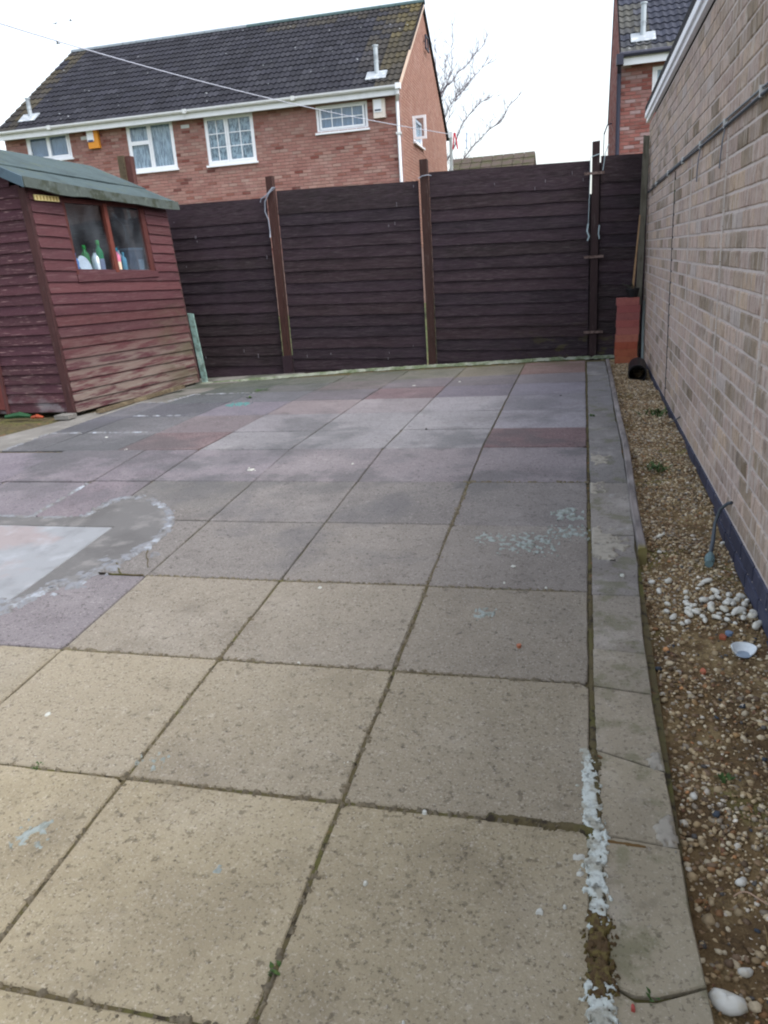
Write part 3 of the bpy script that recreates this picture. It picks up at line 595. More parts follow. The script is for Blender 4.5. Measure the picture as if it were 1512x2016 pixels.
chip(.488, 2.515, .013, (104, 124, 150), 'slate blue chip at the lower edge of the white pebble heap', 'slate chip')
chip(-.19, 2.30, .008, (150, 92, 66), 'small brown leaf flake in the middle of a paving slab', 'leaf flake', zg(-.19, 2.3) - .002)
chip(.105, 1.10, .005, (150, 66, 60), 'red fleck on the lowest concrete edging block', 'red fleck', zg(.1, 1.1) - .002)
chip(-1.36, 1.07, .012, (150, 110, 60), 'orange brown leaf fragment at the left edge on a near slab', 'leaf flake', zg(-1.36, 1.07) - .002)
b = MB(); x0, y0 = .33, 1.43
b.tube([(x0 + .07 * s + 0, y0 + .012 * math.sin(s * 5), zb(x0, y0) + .013 + .006 * math.sin(s * 3)) for s in np.linspace(0, 1.1, 12)], [.0016] * 12, 5)
tag(b.build('dry_root', mat('dry root', lin(176, 150, 128)), None, at=(x0, y0, zb(x0, y0))), 'thin curled dry root lying on the gravel beside the cream oblong stone', 'root')

# weeds
def weed(x, y, z, n, h, sp, lab, cat='weed', cc=leaf_m, wide=.0035, seed=0):
    rr = random.Random(seed + int(x * 1000)); t = thing('weed', lab, cat, (x, y, z)); b = MB()
    for k in range(n):
        a_ = rr.uniform(0, 6.28); l = h * rr.uniform(.5, 1.1); s = sp * rr.uniform(.3, 1); bx, by = x + rr.gauss(0, sp * .3), y + rr.gauss(0, sp * .4)
        d = Vector((math.cos(a_), math.sin(a_), 0)); w = Vector((-d.y, d.x, 0)) * wide
        p0 = Vector((bx, by, z)); p1 = p0 + d * s * .5 + Vector((0, 0, l * .7)); p2 = p0 + d * s + Vector((0, 0, l))
        b.face([p0 - w * .4, p0 + w * .4, p1 + w, p1 - w]); b.face([p1 - w, p1 + w, p2])
    b.build('leaf_blade', cc, t, kind='stuff'); return t
weed(.5, 5.5, zb(.5, 5.5), 44, .06, .11, 'green weed clump on the gravel near the far drainpipe', wide=.005)
weed(.395, 4.2, zb(.4, 4.2), 50, .03, .09, 'patch of low green weed in the middle of the gravel strip', wide=.004)
weed(.367, 1.786, zb(.367, 1.786), 26, .016, .018, 'small bright green sprout on the bare soil beside the edging', wide=.004)
weed(-.573, 1.065, zg(-.57, 1.065) - .006, 7, .018, .022, 'tiny bright green seedling in the joint between two near slabs', wide=.005)
weed(-1.473, 1.529, zg(-1.4, 1.53) - .006, 12, .014, .02, 'small green sprout in the cross joint near the left edge', wide=.003)
weed(-.587, 1.675, zg(-.58, 1.675) - .006, 5, .01, .01, 'single green leaflet in the long joint beside a white dropping', wide=.004)
weed(.066, 5.38, zg(.06, 5.38) - .004, 24, .02, .03, 'green tuft in the joint beside the far concrete edging', wide=.004)
weed(-2.95, 6.5, zg(-2.9, 6.5) - .004, 20, .02, .05, 'low green weed in a slab joint near the shed', wide=.004)
weed(-3.05, 7.0, zg(-3.0, 7.0) - .004, 36, .015, .12, 'mossy green weed strip in the joint near the fence foot', wide=.004)
weed(.14, 1.13, zg(.14, 1.13) - .004, 6, .012, .016, 'pale green seedling on the curved crack of the edging', wide=.003)

# ================================================================== walls of brick
def rows_minus(a, b, holes):
    seg = [(a, b)]
    for h0, h1 in holes:
        out = []
        for s0, s1 in seg:
            if h1 <= s0 or h0 >= s1: out.append((s0, s1)); continue
            if h0 > s0: out.append((s0, h0))
            if h1 < s1: out.append((h1, s1))
        seg = out
    return [s for s in seg if s[1] - s[0] > .025]
def brick_list(width, z0, z1, holes=(), clip=None, ch=.075, bl=.225, seed=1, offset=0):
    """stretcher bond; returns (x0,x1,z0,z1)"""
    rr = random.Random(seed); out = []; k = 0; z = z0
    while z < z1 - .02:
        zt = min(z + ch, z1); zc = (z + zt) / 2
        xa, xb = 0, width
        if clip: xa, xb = clip(zc)
        if xb - xa > .05:
            hs_ = [(h[0], h[1]) for h in holes if h[2] < zc < h[3]]
            x = -bl + (bl / 2 if k % 2 else 0) + offset
            while x < xb:
                s0, s1 = max(x + .005, xa), min(x + bl - .005, xb)
                if s1 - s0 > .03:
                    for q in rows_minus(s0, s1, hs_): out.append((q[0], q[1], z + .005, zt - .005))
                x += bl
        z += ch; k += 1
    return out
def brick_geo(b, F, q, y, dep=.012, ch=.003):
    x0, x1, z0, z1 = q; P = [F(*p) for p in [(x0, y + dep, z0), (x1, y + dep, z0), (x1, y + dep, z1), (x0, y + dep, z1), (x0 + ch, y, z0 + ch), (x1 - ch, y, z0 + ch), (x1 - ch, y, z1 - ch), (x0 + ch, y, z1 - ch)]]
    b.mesh(P, [(4, 5, 6, 7), (0, 1, 5, 4), (1, 2, 6, 5), (2, 3, 7, 6), (3, 0, 4, 7)])
def backing(b, F, width, z0, z1, holes, y=.010, th=.22, x_start=0):
    xc = sorted({x_start, width} | {h[i] for h in holes for i in (0, 1)}); zc = sorted({z0, z1} | {h[i] for h in holes for i in (2, 3)})
    for xa, xb in zip(xc, xc[1:]):
        for za, zb_ in zip(zc, zc[1:]):
            if za < z0 - 1e-6 or zb_ > z1 + 1e-6: continue
            mx, mz = (xa + xb) / 2, (za + zb_) / 2
            if any(h[0] < mx < h[1] and h[2] < mz < h[3] for h in holes): continue
            b.fbox(F, xa, xb, y, y + th, za, zb_)
def pick(pal, rr):
    r = rr.random(); s = 0
    for w, c in pal:
        s += w
        if r < s: return c
    return pal[-1][1]

# ---- the garage on the right: faces -x, F: x runs towards the camera, from the far corner
GX, GY1 = .6, 8.58
garage = thing('brick_garage', 'flat roofed garage of pale buff and pinkish brick along the right of the patio', 'garage', (GX + 1.5, 4, 0))
FG = frame(GX, GY1, -math.pi / 2); GW = GY1 + 1.6
b = MB(); b.fbox(FG, 0, GW, .0025, .22, -.6, 2.19); b.build('wall', gmortar, garage)
b = MB(); b.box(GX + .22, GX + 3.2, GY1 - .24, GY1 - .02, -.6, 2.19); b.box(GX + 3.0, GX + 3.2, -1.6, GY1 - .24, -.6, 2.19); b.build('wall', gmortar, garage)
gp = [(.30, lin(189, 168, 154)), (.25, lin(183, 162, 151)), (.13, lin(190, 168, 148)), (.13, lin(170, 152, 137)), (.10, lin(152, 136, 118)), (.05, lin(134, 118, 98)), (.025, lin(184, 172, 166)), (.01, lin(170, 149, 136))]
BL = [q for q in brick_list(GW, .0, 2.175, seed=3, offset=.06)]
def camd(q):
    c = Vector(FG((q[0] + q[1]) / 2, 0, (q[2] + q[3]) / 2)); d = c - Vector((0, 0, 1.1))
    vis = c.y > 2.0
    return d.length if vis else 99 + d.length
BL.sort(key=camd)
rr = random.Random(11); variants = []
def std_brick(l, h, s):
    r2 = random.Random(s); b = MB(); n = 5; dep = .03
    xs_ = np.linspace(-l / 2, l / 2, n); j = lambda a: r2.uniform(-a, a)
    v = []; 
    for zi in (-h / 2, h / 2):
        for x in xs_: v.append((x + j(.001), dep, zi))
        for x in xs_: v.append((x + j(.0015) * (1), .002 + j(.001), zi + j(.0012)))
    for zi in (-h / 2 + .005, h / 2 - .005):
        for i, x in enumerate(xs_): v.append((x * (.965 if i in (0, n - 1) else 1), -.002 + j(.0012), zi + j(.0012)))
    for a0, a1 in ((0, n), ):
        pass
    f = []
    for i in range(n - 1):
        f.append((i, i + 1, n + i + 1, n + i)); f.append((2 * n + i, 3 * n + i, 3 * n + i + 1, 2 * n + i + 1))
        f.append((n + i, n + i + 1, 4 * n + i + 1, 4 * n + i)); f.append((3 * n + i + 1, 3 * n + i, 5 * n + i, 5 * n + i + 1))
        f.append((4 * n + i, 4 * n + i + 1, 5 * n + i + 1, 5 * n + i))
    e = n - 1
    f.append((e, 2 * n + e, 3 * n + e, n + e)); f.append((0, n, 3 * n, 2 * n)); f.append((n + e, 3 * n + e, 5 * n + e, 4 * n + e)); f.append((n, 4 * n, 5 * n, 3 * n))
    b.mesh(v, f); m = b.me('brick', brick_o); return m
vm = [std_brick(.215, .065, s) for s in range(5)]
stuffb = MB(); cntp = 0
for q in BL:
    c = jit(pick(gp, rr), .07, rr)
    if cntp < 298 and q[1] - q[0] > .2 and camd(q) < 99:
        x, z = (q[0] + q[1]) / 2, (q[2] + q[3]) / 2
        P = FG(x, rr.uniform(-.0012, .0012), z)
        inst('brick', vm[rr.randrange(5)], garage, P, (0, rr.uniform(-.004, .004), -math.pi / 2 + rr.uniform(-.006, .006)), c, ((q[1] - q[0]) / .215, 1, (q[3] - q[2]) / .065)); cntp += 1
    else:
        stuffb.col = c; brick_geo(stuffb, FG, q, rr.uniform(-.003, -.0005), ch=.002)
stuffb.build('brickwork', brick_a, garage, kind='stuff')
pl_mesh = {}
for k, zz in enumerate([(-.07, -.006), (-.145, -.081), (-.22, -.156), (-.295, -.231), (-.37, -.306)]):
    n = 0; x = (.11 if k % 2 else 0)
    while x < GW:
        y = GY1 - x
        if zg(.6, y) - .06 < zz[1]:
            key = k % 2
            b = MB(); brick_geo(b, FG, (x, min(GW, x + .215), zz[0] + .001, zz[1]), -.006, .02)
            b.build('plinth_brick', plinth_m, garage, color=jit(lin(58, 62, 82), .2, rr), at=FG(x, 0, zz[0]))
        x += .225
b = MB(); b.fbox(FG, -.03, GW, -.03, -.002, 2.20, 2.275); b.fbox(FG, -.03, GW, -.045, -.03, 2.24, 2.285); b.build('roof_trim', upvc, garage)
b = MB(); b.box(GX - .045, GX + 3.3, -1.6, GY1 + .03, 2.286, 2.34); b.build('roof', under_m, garage)
# movement joint with moss, pale drips
b = MB(); b.fbox(FG, GY1 - 6.0, GY1 - 5.985, -.006, .006, .0, 1.55); b.build('expansion_joint', mat('dark mastic', lin(74, 74, 74), layers=[('noise', lin(64, 86, 44), 8, .4, .55, .9, None, 5, [(2, 1.2, 1.5)])]), garage)
for y, za in ((5.1, .75), (3.9, .4), (2.95, .2)):
    b = MB()
    zz = za
    while zz < 1.53:
        b.fbox(FG, GY1 - y + rr.uniform(-.004, .002), GY1 - y + rr.uniform(.004, .010), -.0062, .002, zz, min(1.545, zz + .071)); zz += .075
    b.build('lime_drip', mat('lime run', lin(200, 192, 188), layers=[('noise', 'dark', 12, .5, .7, .3)]), garage)
# conduit / cable run along the wall
cond = thing('wall_cable', 'long grey cable run clipped level along the garage wall', 'cable', (.58, 4.5, 1.56))
b = MB(); b.tube([(.588, y, 1.562 + .004 * math.sin(y * 1.3)) for y in np.linspace(-1.5, 8.3, 50)], .0065, 8); b.build('cable', cable_m, cond, smooth=True)
b = MB(); b.tube([(.589, y, 1.582 + .003 * math.sin(y * 1.9)) for y in np.linspace(-1.5, 7.9, 40)], .004, 6); b.build('cable', mat('light cable', lin(120, 128, 134), rough=.5), cond, smooth=True)
for y in (7.4, 6.4, 5.5, 4.72, 3.95, 3.2, 2.6):
    b = MB(); b.box(.580, .597, y - .004, y + .004, 1.552, 1.590); b.build('clip', upvc_g, cond)
for y in (4.72, 3.95):
    b = MB(); b.tube([(.588, y, 1.55), (.584, y + .02, 1.50), (.587, y + .07, 1.44), (.59, y + .1, 1.40)], .0035, 5); b.build('loose_end', rope_m, cond)
# grey cable with connector poking from the plinth
lead = thing('outdoor_cable', 'dark grey cable with teal grey connector coming out at the foot of the garage wall', 'cable', (.52, 3.2, -.12))
b = MB(); b.tube([(.60, 3.22, .075), (.585, 3.235, .066), (.565, 3.27, .03), (.548, 3.27, -.03), (.535, 3.21, -.09), (.520, 3.15, -.112), (.512, 3.11, -.112)], [.007] * 4 + [.0085] * 3, 8); b.build('cable', cable_m, lead, smooth=True)
b = MB(); b.tube([(.513, 3.115, -.112), (.508, 3.09, -.112), (.507, 3.085, -.112), (.500, 3.045, -.112), (.4995, 3.042, -.112), (.494, 3.015, -.114)], [.012, .016, .019, .019, .014, .016], 10); b.build('connector', conn_m, lead, smooth=False)
b = MB(); b.tube([(.595, 5.02, .06), (.575, 5.1, .02), (.56, 5.2, -.01), (.55, 5.32, -.05)], .004, 6)
tag(b.build('thin_cable', cable_m, None, at=(.57, 5.1, 0)), 'thin dark wire bending out from the garage wall over the far gravel', 'wire')

# ================================================================== FENCE
fence = thing('board_fence', 'dark stained overlapping board fence closing off the far end of the patio', 'fence', (-2.3, 8.5, 0))
fd = lin(70, 54, 68); fcols = [lin(46, 34, 42), lin(43, 33, 41), lin(51, 38, 45), lin(42, 32, 36), lin(48, 35, 40)]
PAN = [(-7.0, -5.06, 1.84, 1.84, -.2), (-4.93, -3.375, 1.865, 1.845, -.15), (-3.25, -1.675, 1.905, 1.87, -.10), (-1.56, .052, 1.942, 1.905, -.06), (.152, .599, 1.938, 1.922, -.03)]
rr = random.Random(21)
for (x0, x1, t0, t1, zb0) in PAN:
    n = 15; e = .121; zt = 0
    drop = t0 - t1
    for k in range(n + 1):
        h0 = .23 if k == 0 else e; top = 0 if k == 0 else .23 + (k - 1) * e
        za, zb_ = -top + .02, -top - h0 - .012
        zl_t, zl_b = t0 + za, t0 + zb_
        if k == 0: zl_t = t0
        if zl_b < zb0: zl_b = zb0
        if zl_t - zl_b < .03: continue
        b = MB(); seg = 5; xsn = np.linspace(x0, x1, seg + 1); v = []; wb = [rr.uniform(-.005, .005) for _ in range(seg + 1)]; wy = [rr.uniform(-.002, .002) for _ in range(seg + 1)]
        for i, x in enumerate(xsn):
            s = (x - x0) / (x1 - x0); dz = -drop * s
            v += [(x, 8.485 + wy[i], zl_b + dz + wb[i]), (x, 8.498 + wy[i], zl_b + dz + wb[i]), (x, 8.509, zl_t + dz), (x, 8.499, zl_t + dz)]
        f = []
        for i in range(seg):
            a, c = i * 4, (i + 1) * 4
            f += [(a, c, c + 3, a + 3), (a + 1, a, a + 3, a + 2) if False else (a, a + 1, c + 1, c), (a + 1, a + 2, c + 2, c + 1), (a + 3, c + 3, c + 2, a + 2)]
        f += [(0, 3, 2, 1), (seg * 4, seg * 4 + 1, seg * 4 + 2, seg * 4 + 3)]
        b.mesh(v, f); b.build('board', fence_m, fence, color=jit(fcols[rr.randrange(5)], .12, rr), at=((x0 + x1) / 2, 8.5, zl_b))
def post(x, w, zt, zb_=-.3, y=8.44, d=.08, lean=0, c=lin(60, 37, 32), name='post', parent=None, m=post_m):
    b = MB(); b.hexa([(x, y, zb_), (x + w, y, zb_), (x + w, y + d, zb_), (x, y + d, zb_), (x + lean, y, zt), (x + w + lean, y, zt + .004), (x + w + lean, y + d, zt), (x + lean, y + d, zt - .006)])
    return b.build(name, m, parent or fence, color=c, at=(x + w / 2, y, 0))
post(-3.345, .075, 2.05, lean=.005, c=lin(62, 38, 34)); post(-1.645, .078, 2.062, lean=.0, c=lin(54, 34, 30)); post(.068, .072, 2.066, c=lin(46, 32, 34)); post(-5.0, .085, 2.40, c=lin(84, 52, 48)); post(-3.355, .1, .14, y=8.425, c=lin(48, 34, 42), name='post_boot')
b = MB(); b.box(-5.062, -4.985, 8.415, 8.438, 2.12, 2.41); b.build('timber_offcut', bat_m, fence)
b = MB(); b.box(.02, .11, 8.512, 8.53, -.2, 1.60); b.box(.11, .19, 8.512, 8.53, -.2, 1.88); b.build('batten', post_m, fence, color=lin(38, 28, 32))  # dark strips added behind the post gap to block the bright view through
for z in (1.782, 1.004, .26):
    b = MB(); x0 = -.005 if z > 1.5 else (.003 if z > .8 else .012)
    b.box(x0, x0 + .19, 8.425, 8.434, z - .012, z + .012); b.box(x0, x0 + .006, 8.41, 8.425, z - .012, z + .012); b.build('fence_bracket', steel, fence)
b = MB(); rr = random.Random(4)    # pale drips down the boards
for k in range(26):
    px = rr.choice(PAN[1:4]); x = rr.uniform(px[0] + .05, px[1] - .05); z = rr.choice([1.85, 1.8, 1.7, 1.5, .2, .12, 1.2, 1.78]) + rr.uniform(-.05, .05); h = rr.uniform(.012, .05)
    b.box(x, x + rr.uniform(.003, .006), 8.4805, 8.487, z - h, z)
b.build('dropping', mat('drip', lin(112, 108, 116)), fence, kind='stuff')
# cords
b = MB(); b.tube([(-3.42, 8.43, 1.80), (-3.40, 8.41, 1.83), (-3.33, 8.40, 1.86), (-3.26, 8.41, 1.93), (-3.235, 8.43, 1.935), (-3.3, 8.40, 1.88), (-3.36, 8.41, 1.80), (-3.375, 8.42, 1.70), (-3.345, 8.42, 1.62), (-3.34, 8.42, 1.5), (-3.345, 8.42, 1.43)], .007, 6)
tag(b.build('tie_cord', rope_m, None, at=(-3.33, 8.42, 1.85), smooth=True), 'loose pale blue cord looped round the post nearest the shed', 'cord')
b = MB(); b.tube([(-1.66, 8.43, 1.885), (-1.62, 8.425, 1.905), (-1.56, 8.43, 1.91), (-1.53, 8.46, 1.905)], .005, 6)
tag(b.build('tie_cord', rope_m, None, at=(-1.6, 8.43, 1.9), smooth=True), 'thin blue cord tied round the middle fence post top', 'cord')
b = MB(); b.tube([(.06, 8.43, 1.93), (.14, 8.43, 1.95)], .005, 6)
b.tube([(.05, 8.44, 1.93), (.052, 8.43, 1.75), (.045, 8.43, 1.5), (.04, 8.43, 1.30)], .003, 5); b.tube([(.04, 8.43, 1.32), (.03, 8.42, 1.25), (.05, 8.42, 1.20), (.035, 8.42, 1.16)], .008, 5)
b.tube([(.148, 8.43, 1.30), (.14, 8.42, 1.22), (.150, 8.42, 1.17)], .006, 5); b.tube([(.17, 8.43, 1.80), (.19, 8.43, 1.95), (.22, 8.43, 2.03)], .004, 5)
tag(b.build('tie_cord', mat('grey blue cord', lin(150, 168, 176)), None, at=(.06, 8.43, 1.9)), 'frayed grey cord hanging down beside the right hand fence post', 'cord')
# grey weathered post against the wall and lath
t = post(.525, .06, 2.08, -.2, 8.30, .05, lean=.005, m=grey_wood, name='grey_post', parent=None) if False else None
b = MB(); b.hexa([(.50, 8.30, -.1), (.553, 8.30, -.1), (.553, 8.35, -.1), (.50, 8.35, -.1), (.532, 8.30, 2.06), (.585, 8.30, 2.05), (.585, 8.35, 2.05), (.532, 8.35, 2.06)])
tag(b.build('timber_post', grey_wood, None, at=(.53, 8.32, 0)), 'grey green weathered post standing between the fence and the garage wall', 'post')
b = MB(); b.hexa([(.462, 8.2, .68), (.482, 8.2, .68), (.482, 8.215, .68), (.462, 8.215, .68), (.515, 8.26, 1.36), (.525, 8.26, 1.36), (.525, 8.27, 1.36), (.515, 8.27, 1.36)])
tag(b.build('timber_lath', mat('raw wood', lin(150, 122, 92), layers=[('noise', 'dark', 20, .5, .7, .4)]), None, at=(.48, 8.22, .7)), 'split raw wooden lath leaning on the grey post above the red bricks', 'lath')
b = MB(); b.tube([(.592, 8.27, -.03), (.588, 8.27, .3), (.59, 8.27, .56)], .013, 8)
tag(b.build('plastic_pipe', mat('pale grey plastic', lin(168, 184, 186)), None, at=(.59, 8.27, 0), smooth=True), 'pale grey upright plastic pipe at the corner of the garage wall', 'pipe')
# stack of red bricks
cols = [lin(146, 88, 84), lin(138, 79, 78), lin(134, 82, 80), lin(146, 84, 80), lin(150, 92, 86), lin(156, 98, 84), lin(148, 78, 60), lin(150, 86, 64), lin(154, 92, 68)]
NUM = ['topmost', 'second', 'third', 'fourth', 'fifth', 'sixth', 'seventh', 'eighth', 'lowest']
labs = ['topmost red brick of the stack in the corner by the garage', None, None, None, None, None, 'darker orange brick low in the stack by the garage, third from the ground', None, 'lowest orange red brick of the stack, resting on the gravel']
rr = random.Random(2); z = -.03
for k in range(9):
    b = MB(); xo = (.0 if k > 3 else -.012) + rr.uniform(-.006, .004) + .003 * (8 - k) / 8
    poly = wob_poly([(.325 + xo, 8.12), (.54 + xo, 8.12), (.54 + xo, 8.222), (.325 + xo, 8.222)], .08, .0015, rr)
    b.prism(poly, z, z + .0695, .003); c = cols[8 - k] if False else cols[::-1][k]
    o = b.build('brick', clay_m, None, color=c, at=(.43 + xo, 8.17, z))
    i = 8 - k
    tag(o, labs[i] or 'red clay brick, %s from the top of the stack in the corner by the garage' % NUM[i], 'brick', 'red bricks stacked in the corner'); z += .0705
pot = thing('plant_pot', 'small black plastic pot with dead sprigs on top of the red brick stack', 'plant pot', (.46, 8.17, .61))
b = MB(); b.lathe((.47, 8.17, z + .001), [(.045, 0), (.062, .07), (.066, .07), (.066, .085), (.058, .085), (.055, .07)], 14); b.build('pot', pipe_m, pot)
b = MB()
for k in range(9):
    a_ = rr.uniform(0, 6.28); b.tube([(.47, 8.17, z + .06), (.47 + .04 * math.cos(a_), 8.17 + .03 * math.sin(a_), z + .1), (.455 + .09 * math.cos(a_), 8.16 + .05 * math.sin(a_), z + rr.uniform(.08, .15))], .0025, 4)
b.build('dead_sprig', mat('dead stems', lin(60, 62, 54)), pot, kind='stuff')
# black drain pipe lying on the gravel, open end towards us
b = MB(); n = 20; v = []; rr_ = [(.080, 7.12), (.080, 7.62), (.071, 7.62), (.071, 7.12)]
for r, y in rr_ :
    for k in range(n): a_ = 2 * math.pi * k / n; v.append((.470 + r * math.cos(a_) + (y - 7.1) * .06, y, .012 + r * math.sin(a_)))
f = [tuple(2 * n + k for k in range(n))]  # disc added at the far end keeps lit surroundings out of the bore
for i, j in ((0, 1), (1, 2), (2, 3), (3, 0)):
    for k in range(n): l = (k + 1) % n; f.append((i * n + k, i * n + l, j * n + l, j * n + k))
b.mesh(v, f); tag(b.build('drain_pipe', pipe_m, None, at=(.47, 7.3, .01), smooth=False), 'short black drainpipe lying on the far gravel with its open end forward', 'pipe')
# timber edging board along the gravel
b = MB(); ysn = [8.15, 7, 6, 5.2, 4.5, 4.0, 3.5, 3.06]; v = []
for y in ysn:
    w = .004 * math.sin(y * 3.1); zt = zg(0, y) + .018 + .004 * math.sin(y * 2.3); x0 = .229 if y > 3.2 else .231
    v += [(x0 + w, y, zg(0, y) - .10), (x0 + .034 + w, y, zg(0, y) - .10), (x0 + .034 + w, y, zt - .006), (x0 + .028 + w, y, zt), (x0 + .006 + w, y, zt), (x0 + w, y, zt - .006)]
f = [];
for i in range(len(ysn) - 1):
    for k in range(6): l = (k + 1) % 6; f.append((i * 6 + k, i * 6 + l, (i + 1) * 6 + l, (i + 1) * 6 + k))
f += [(5, 4, 3, 2, 1, 0), tuple((len(ysn) - 1) * 6 + k for k in range(6))]
b.mesh(v, f); tag(b.build('edging_board', mat('worn grey timber', lin(124, 118, 116), layers=[('noise', lin(88, 84, 84), 8, .42, .62, .8, (3, .6, 3)), ('noise', lin(150, 146, 146), 5, .52, .7, .5, (3, .6, 3)), ('noise', lin(120, 112, 62), 4, .4, .6, .9, None, 5, [(1, 3.12, 3.05)])], bump=('noise', 30, .004, (3, .5, 3))), None, at=(.25, 5.6, 0)),
                  'long worn timber board standing on edge between the concrete edging and the gravel', 'edging board')

# ================================================================== SHED
shed = thing('garden_shed', 'weathered red wooden garden shed with green felt roof and a two pane window', 'shed', (-4.9, 6.8, 0))
NB, FB, NT, FT = Vector((-4.282, 5.781, .05)), Vector((-4.166, 7.856, -.03)), Vector((-4.344, 5.781, 1.85)), Vector((-4.27, 7.856, 1.765))
def SW(u, z, o=0):
    a = NB + (NT - NB) * ((z - NB.z) / (NT.z - NB.z)); b_ = FB + (FT - FB) * ((z - FB.z) / (FT.z - FB.z)); p = a.lerp(b_, u)
    return (p.x + o, p.y, z)
rc = [lin(84, 49, 53), lin(79, 47, 52), lin(89, 53, 56), lin(75, 43, 48), lin(82, 48, 50)]
gc = [lin(76, 46, 54), lin(70, 42, 51), lin(80, 49, 56), lin(68, 41, 48)]
rr = random.Random(33)
# gap boards: side wall; z follows a slight fall to the far end
nb = 20
def zrow(k, u): zn = .035 + (1.86 - .035) * k / nb; zf = -.035 + (1.79 + .035) * k / nb; return zn + (zf - zn) * u
for k in range(nb):
    segs = [(0.004, 1.003)]
    zc = zrow(k + .5, .5)
    if zc > 1.165: segs = [(0.004, .195), (.80, 1.003)]
    for (ua, ub) in segs:
        b = MB(); n = 6 if ub - ua > .5 else 2; v = []
        for i in range(n + 1):
            u = ua + (ub - ua) * i / n; w = rr.uniform(-.002, .002)
            zl, zt = zrow(k, u) - .008 + w, zrow(k + 1, u) + .006
            v += [SW(u, zl, .020), SW(u, zl, .002), SW(u, zt, -.004), SW(u, zt, .006)]
        f = []
        for i in range(n):
            a, c = i * 4, (i + 1) * 4
            f += [(a, c, c + 3, a + 3), (a + 1, c + 1, c, a), (a + 2, c + 2, c + 1, a + 1), (a + 3, c + 3, c + 2, a + 2)]
        f += [(0, 3, 2, 1), (n * 4, n * 4 + 1, n * 4 + 2, n * 4 + 3)]
        b.mesh(v, f); c_ = rc[rr.randrange(5)]; b.build('board', shed_side, shed, color=jit(c_, .07, rr), at=SW((ua + ub) / 2, zrow(k, .5)))
# gable (front) boards, facing us
GYs = 5.781; XL = -5.9
def gx(z): return NB.x + (NT.x - NB.x) * ((z - .05) / 1.8)
for k in range(24):
    z0 = .045 + k * .083; z1 = z0 + .083
    xr = gx(z0) - .05; top_lim = None
    if z0 > 1.83:
        xr = gx(1.84) - (z0 - 1.83) / .41 - .03
    xl = -4.93 if z1 < 1.75 else XL
    if xr - xl < .1: continue
    b = MB(); b.hexa([(xl, GYs - .02, z0 - .006), (xr, GYs - .02, z0 - .006), (xr, GYs - .002, z0 - .006), (xl, GYs - .002, z0 - .006), (xl, GYs - .004, z1 + .004), (xr, GYs - .004, z1 + .004), (xr, GYs + .004, z1 + .004), (xl, GYs + .004, z1 + .004)])
    b.build('board', shed_m, shed, color=jit(gc[rr.randrange(4)], .08, rr), at=((xl + xr) / 2, GYs, z0))
b = MB(); b.hexa([(gx(.05) - .052, GYs - .026, .03), (gx(.05) + .012, GYs - .026, .03), (gx(.05) + .012, GYs + .02, .03), (gx(.05) - .052, GYs + .02, .03),
                  (gx(1.84) - .052, GYs - .026, 1.85), (gx(1.84) + .012, GYs - .026, 1.85), (gx(1.84) + .012, GYs + .02, 1.85), (gx(1.84) - .052, GYs + .02, 1.85)])
b.build('corner_trim', post_m, shed, color=lin(68, 42, 42))
b = MB(); b.hexa([SW(.985, -.03, .004), SW(1.0, -.03, .022), SW(1.008, -.03, .022), SW(1.008, -.03, -.02), SW(.985, 1.76, .004), SW(1.0, 1.76, .01), SW(1.008, 1.76, .01), SW(1.008, 1.76, -.02)]); b.build('corner_trim', post_m, shed, color=lin(74, 52, 50))
# door with frame and hinge
b = MB()
for i in range(6):
    x1 = -4.955 - i * .118; b.box(x1 - .115, x1, GYs - .03, GYs - .008, .07, 1.72)
b.build('door', post_m, shed, color=lin(104, 54, 50))
b = MB(); b.box(-4.955, -4.925, GYs - .034, GYs + .01, .03, 1.76); b.build('door_frame', post_m, shed, color=lin(86, 52, 52))
b = MB(); b.box(-5.12, -4.935, GYs - .04, GYs - .031, .95, .98); b.tube([(-4.945, GYs - .04, .93), (-4.945, GYs - .04, 1.0)], .012, 8); b.build('hinge', steel, shed)
# hidden sides, floor and bearers
b = MB(); b.box(XL, XL + .03, GYs, 7.85, .03, 1.84); b.box(XL, FB.x - .10, 7.82, 7.85, .0, 1.78); b.hexa([(XL, 7.82, 1.781), (FT.x - .01, 7.82, 1.781), (FT.x - .01, 7.85, 1.781), (XL, 7.85, 1.781), (-5.16, 7.82, 2.23), (-5.10, 7.82, 2.23), (-5.10, 7.85, 2.23), (-5.16, 7.85, 2.23)]); b.hexa([(XL, GYs + .006, 1.801), (NT.x - .06, GYs + .006, 1.801), (NT.x - .06, GYs + .02, 1.801), (XL, GYs + .02, 1.801), (-5.06, GYs + .006, 2.21), (-5.0, GYs + .006, 2.21), (-5.0, GYs + .02, 2.21), (-5.06, GYs + .02, 2.21)]); b.box(XL, gx(.9) - .10, GYs + .005, GYs + .02, .03, 1.8); b.build('back_boards', shed_m, shed, color=gc[0])
b = MB(); b.hexa([(XL, GYs + .04, .03), (NB.x - .02, GYs + .04, .03), (FB.x - .04, 7.83, -.03), (XL, 7.83, -.03), (XL, GYs + .04, .06), (NB.x - .02, GYs + .04, .06), (FB.x - .04, 7.83, .0), (XL, 7.83, 0)]); b.build('floor', grey_wood, shed)
for y in (5.9, 6.8, 7.7):
    b = MB(); z_ = zg(-5, y); b.box(XL + .05, -4.3 if y < 6 else -4.23, y, y + .06, z_ + .001, .03 - (y - 5.8) * .03); b.build('bearer', grey_wood, shed)
b = MB(); b.hexa([SW(.0, .0, -.03), SW(1, -.08, -.03), SW(1, -.08, -.05), SW(0, 0, -.05), SW(0, .05, -.03), SW(1, -.03, -.03), SW(1, -.03, -.05), SW(0, .05, -.05)]); b.build('bearer', mat('dark damp timber', lin(58, 54, 46)), shed)
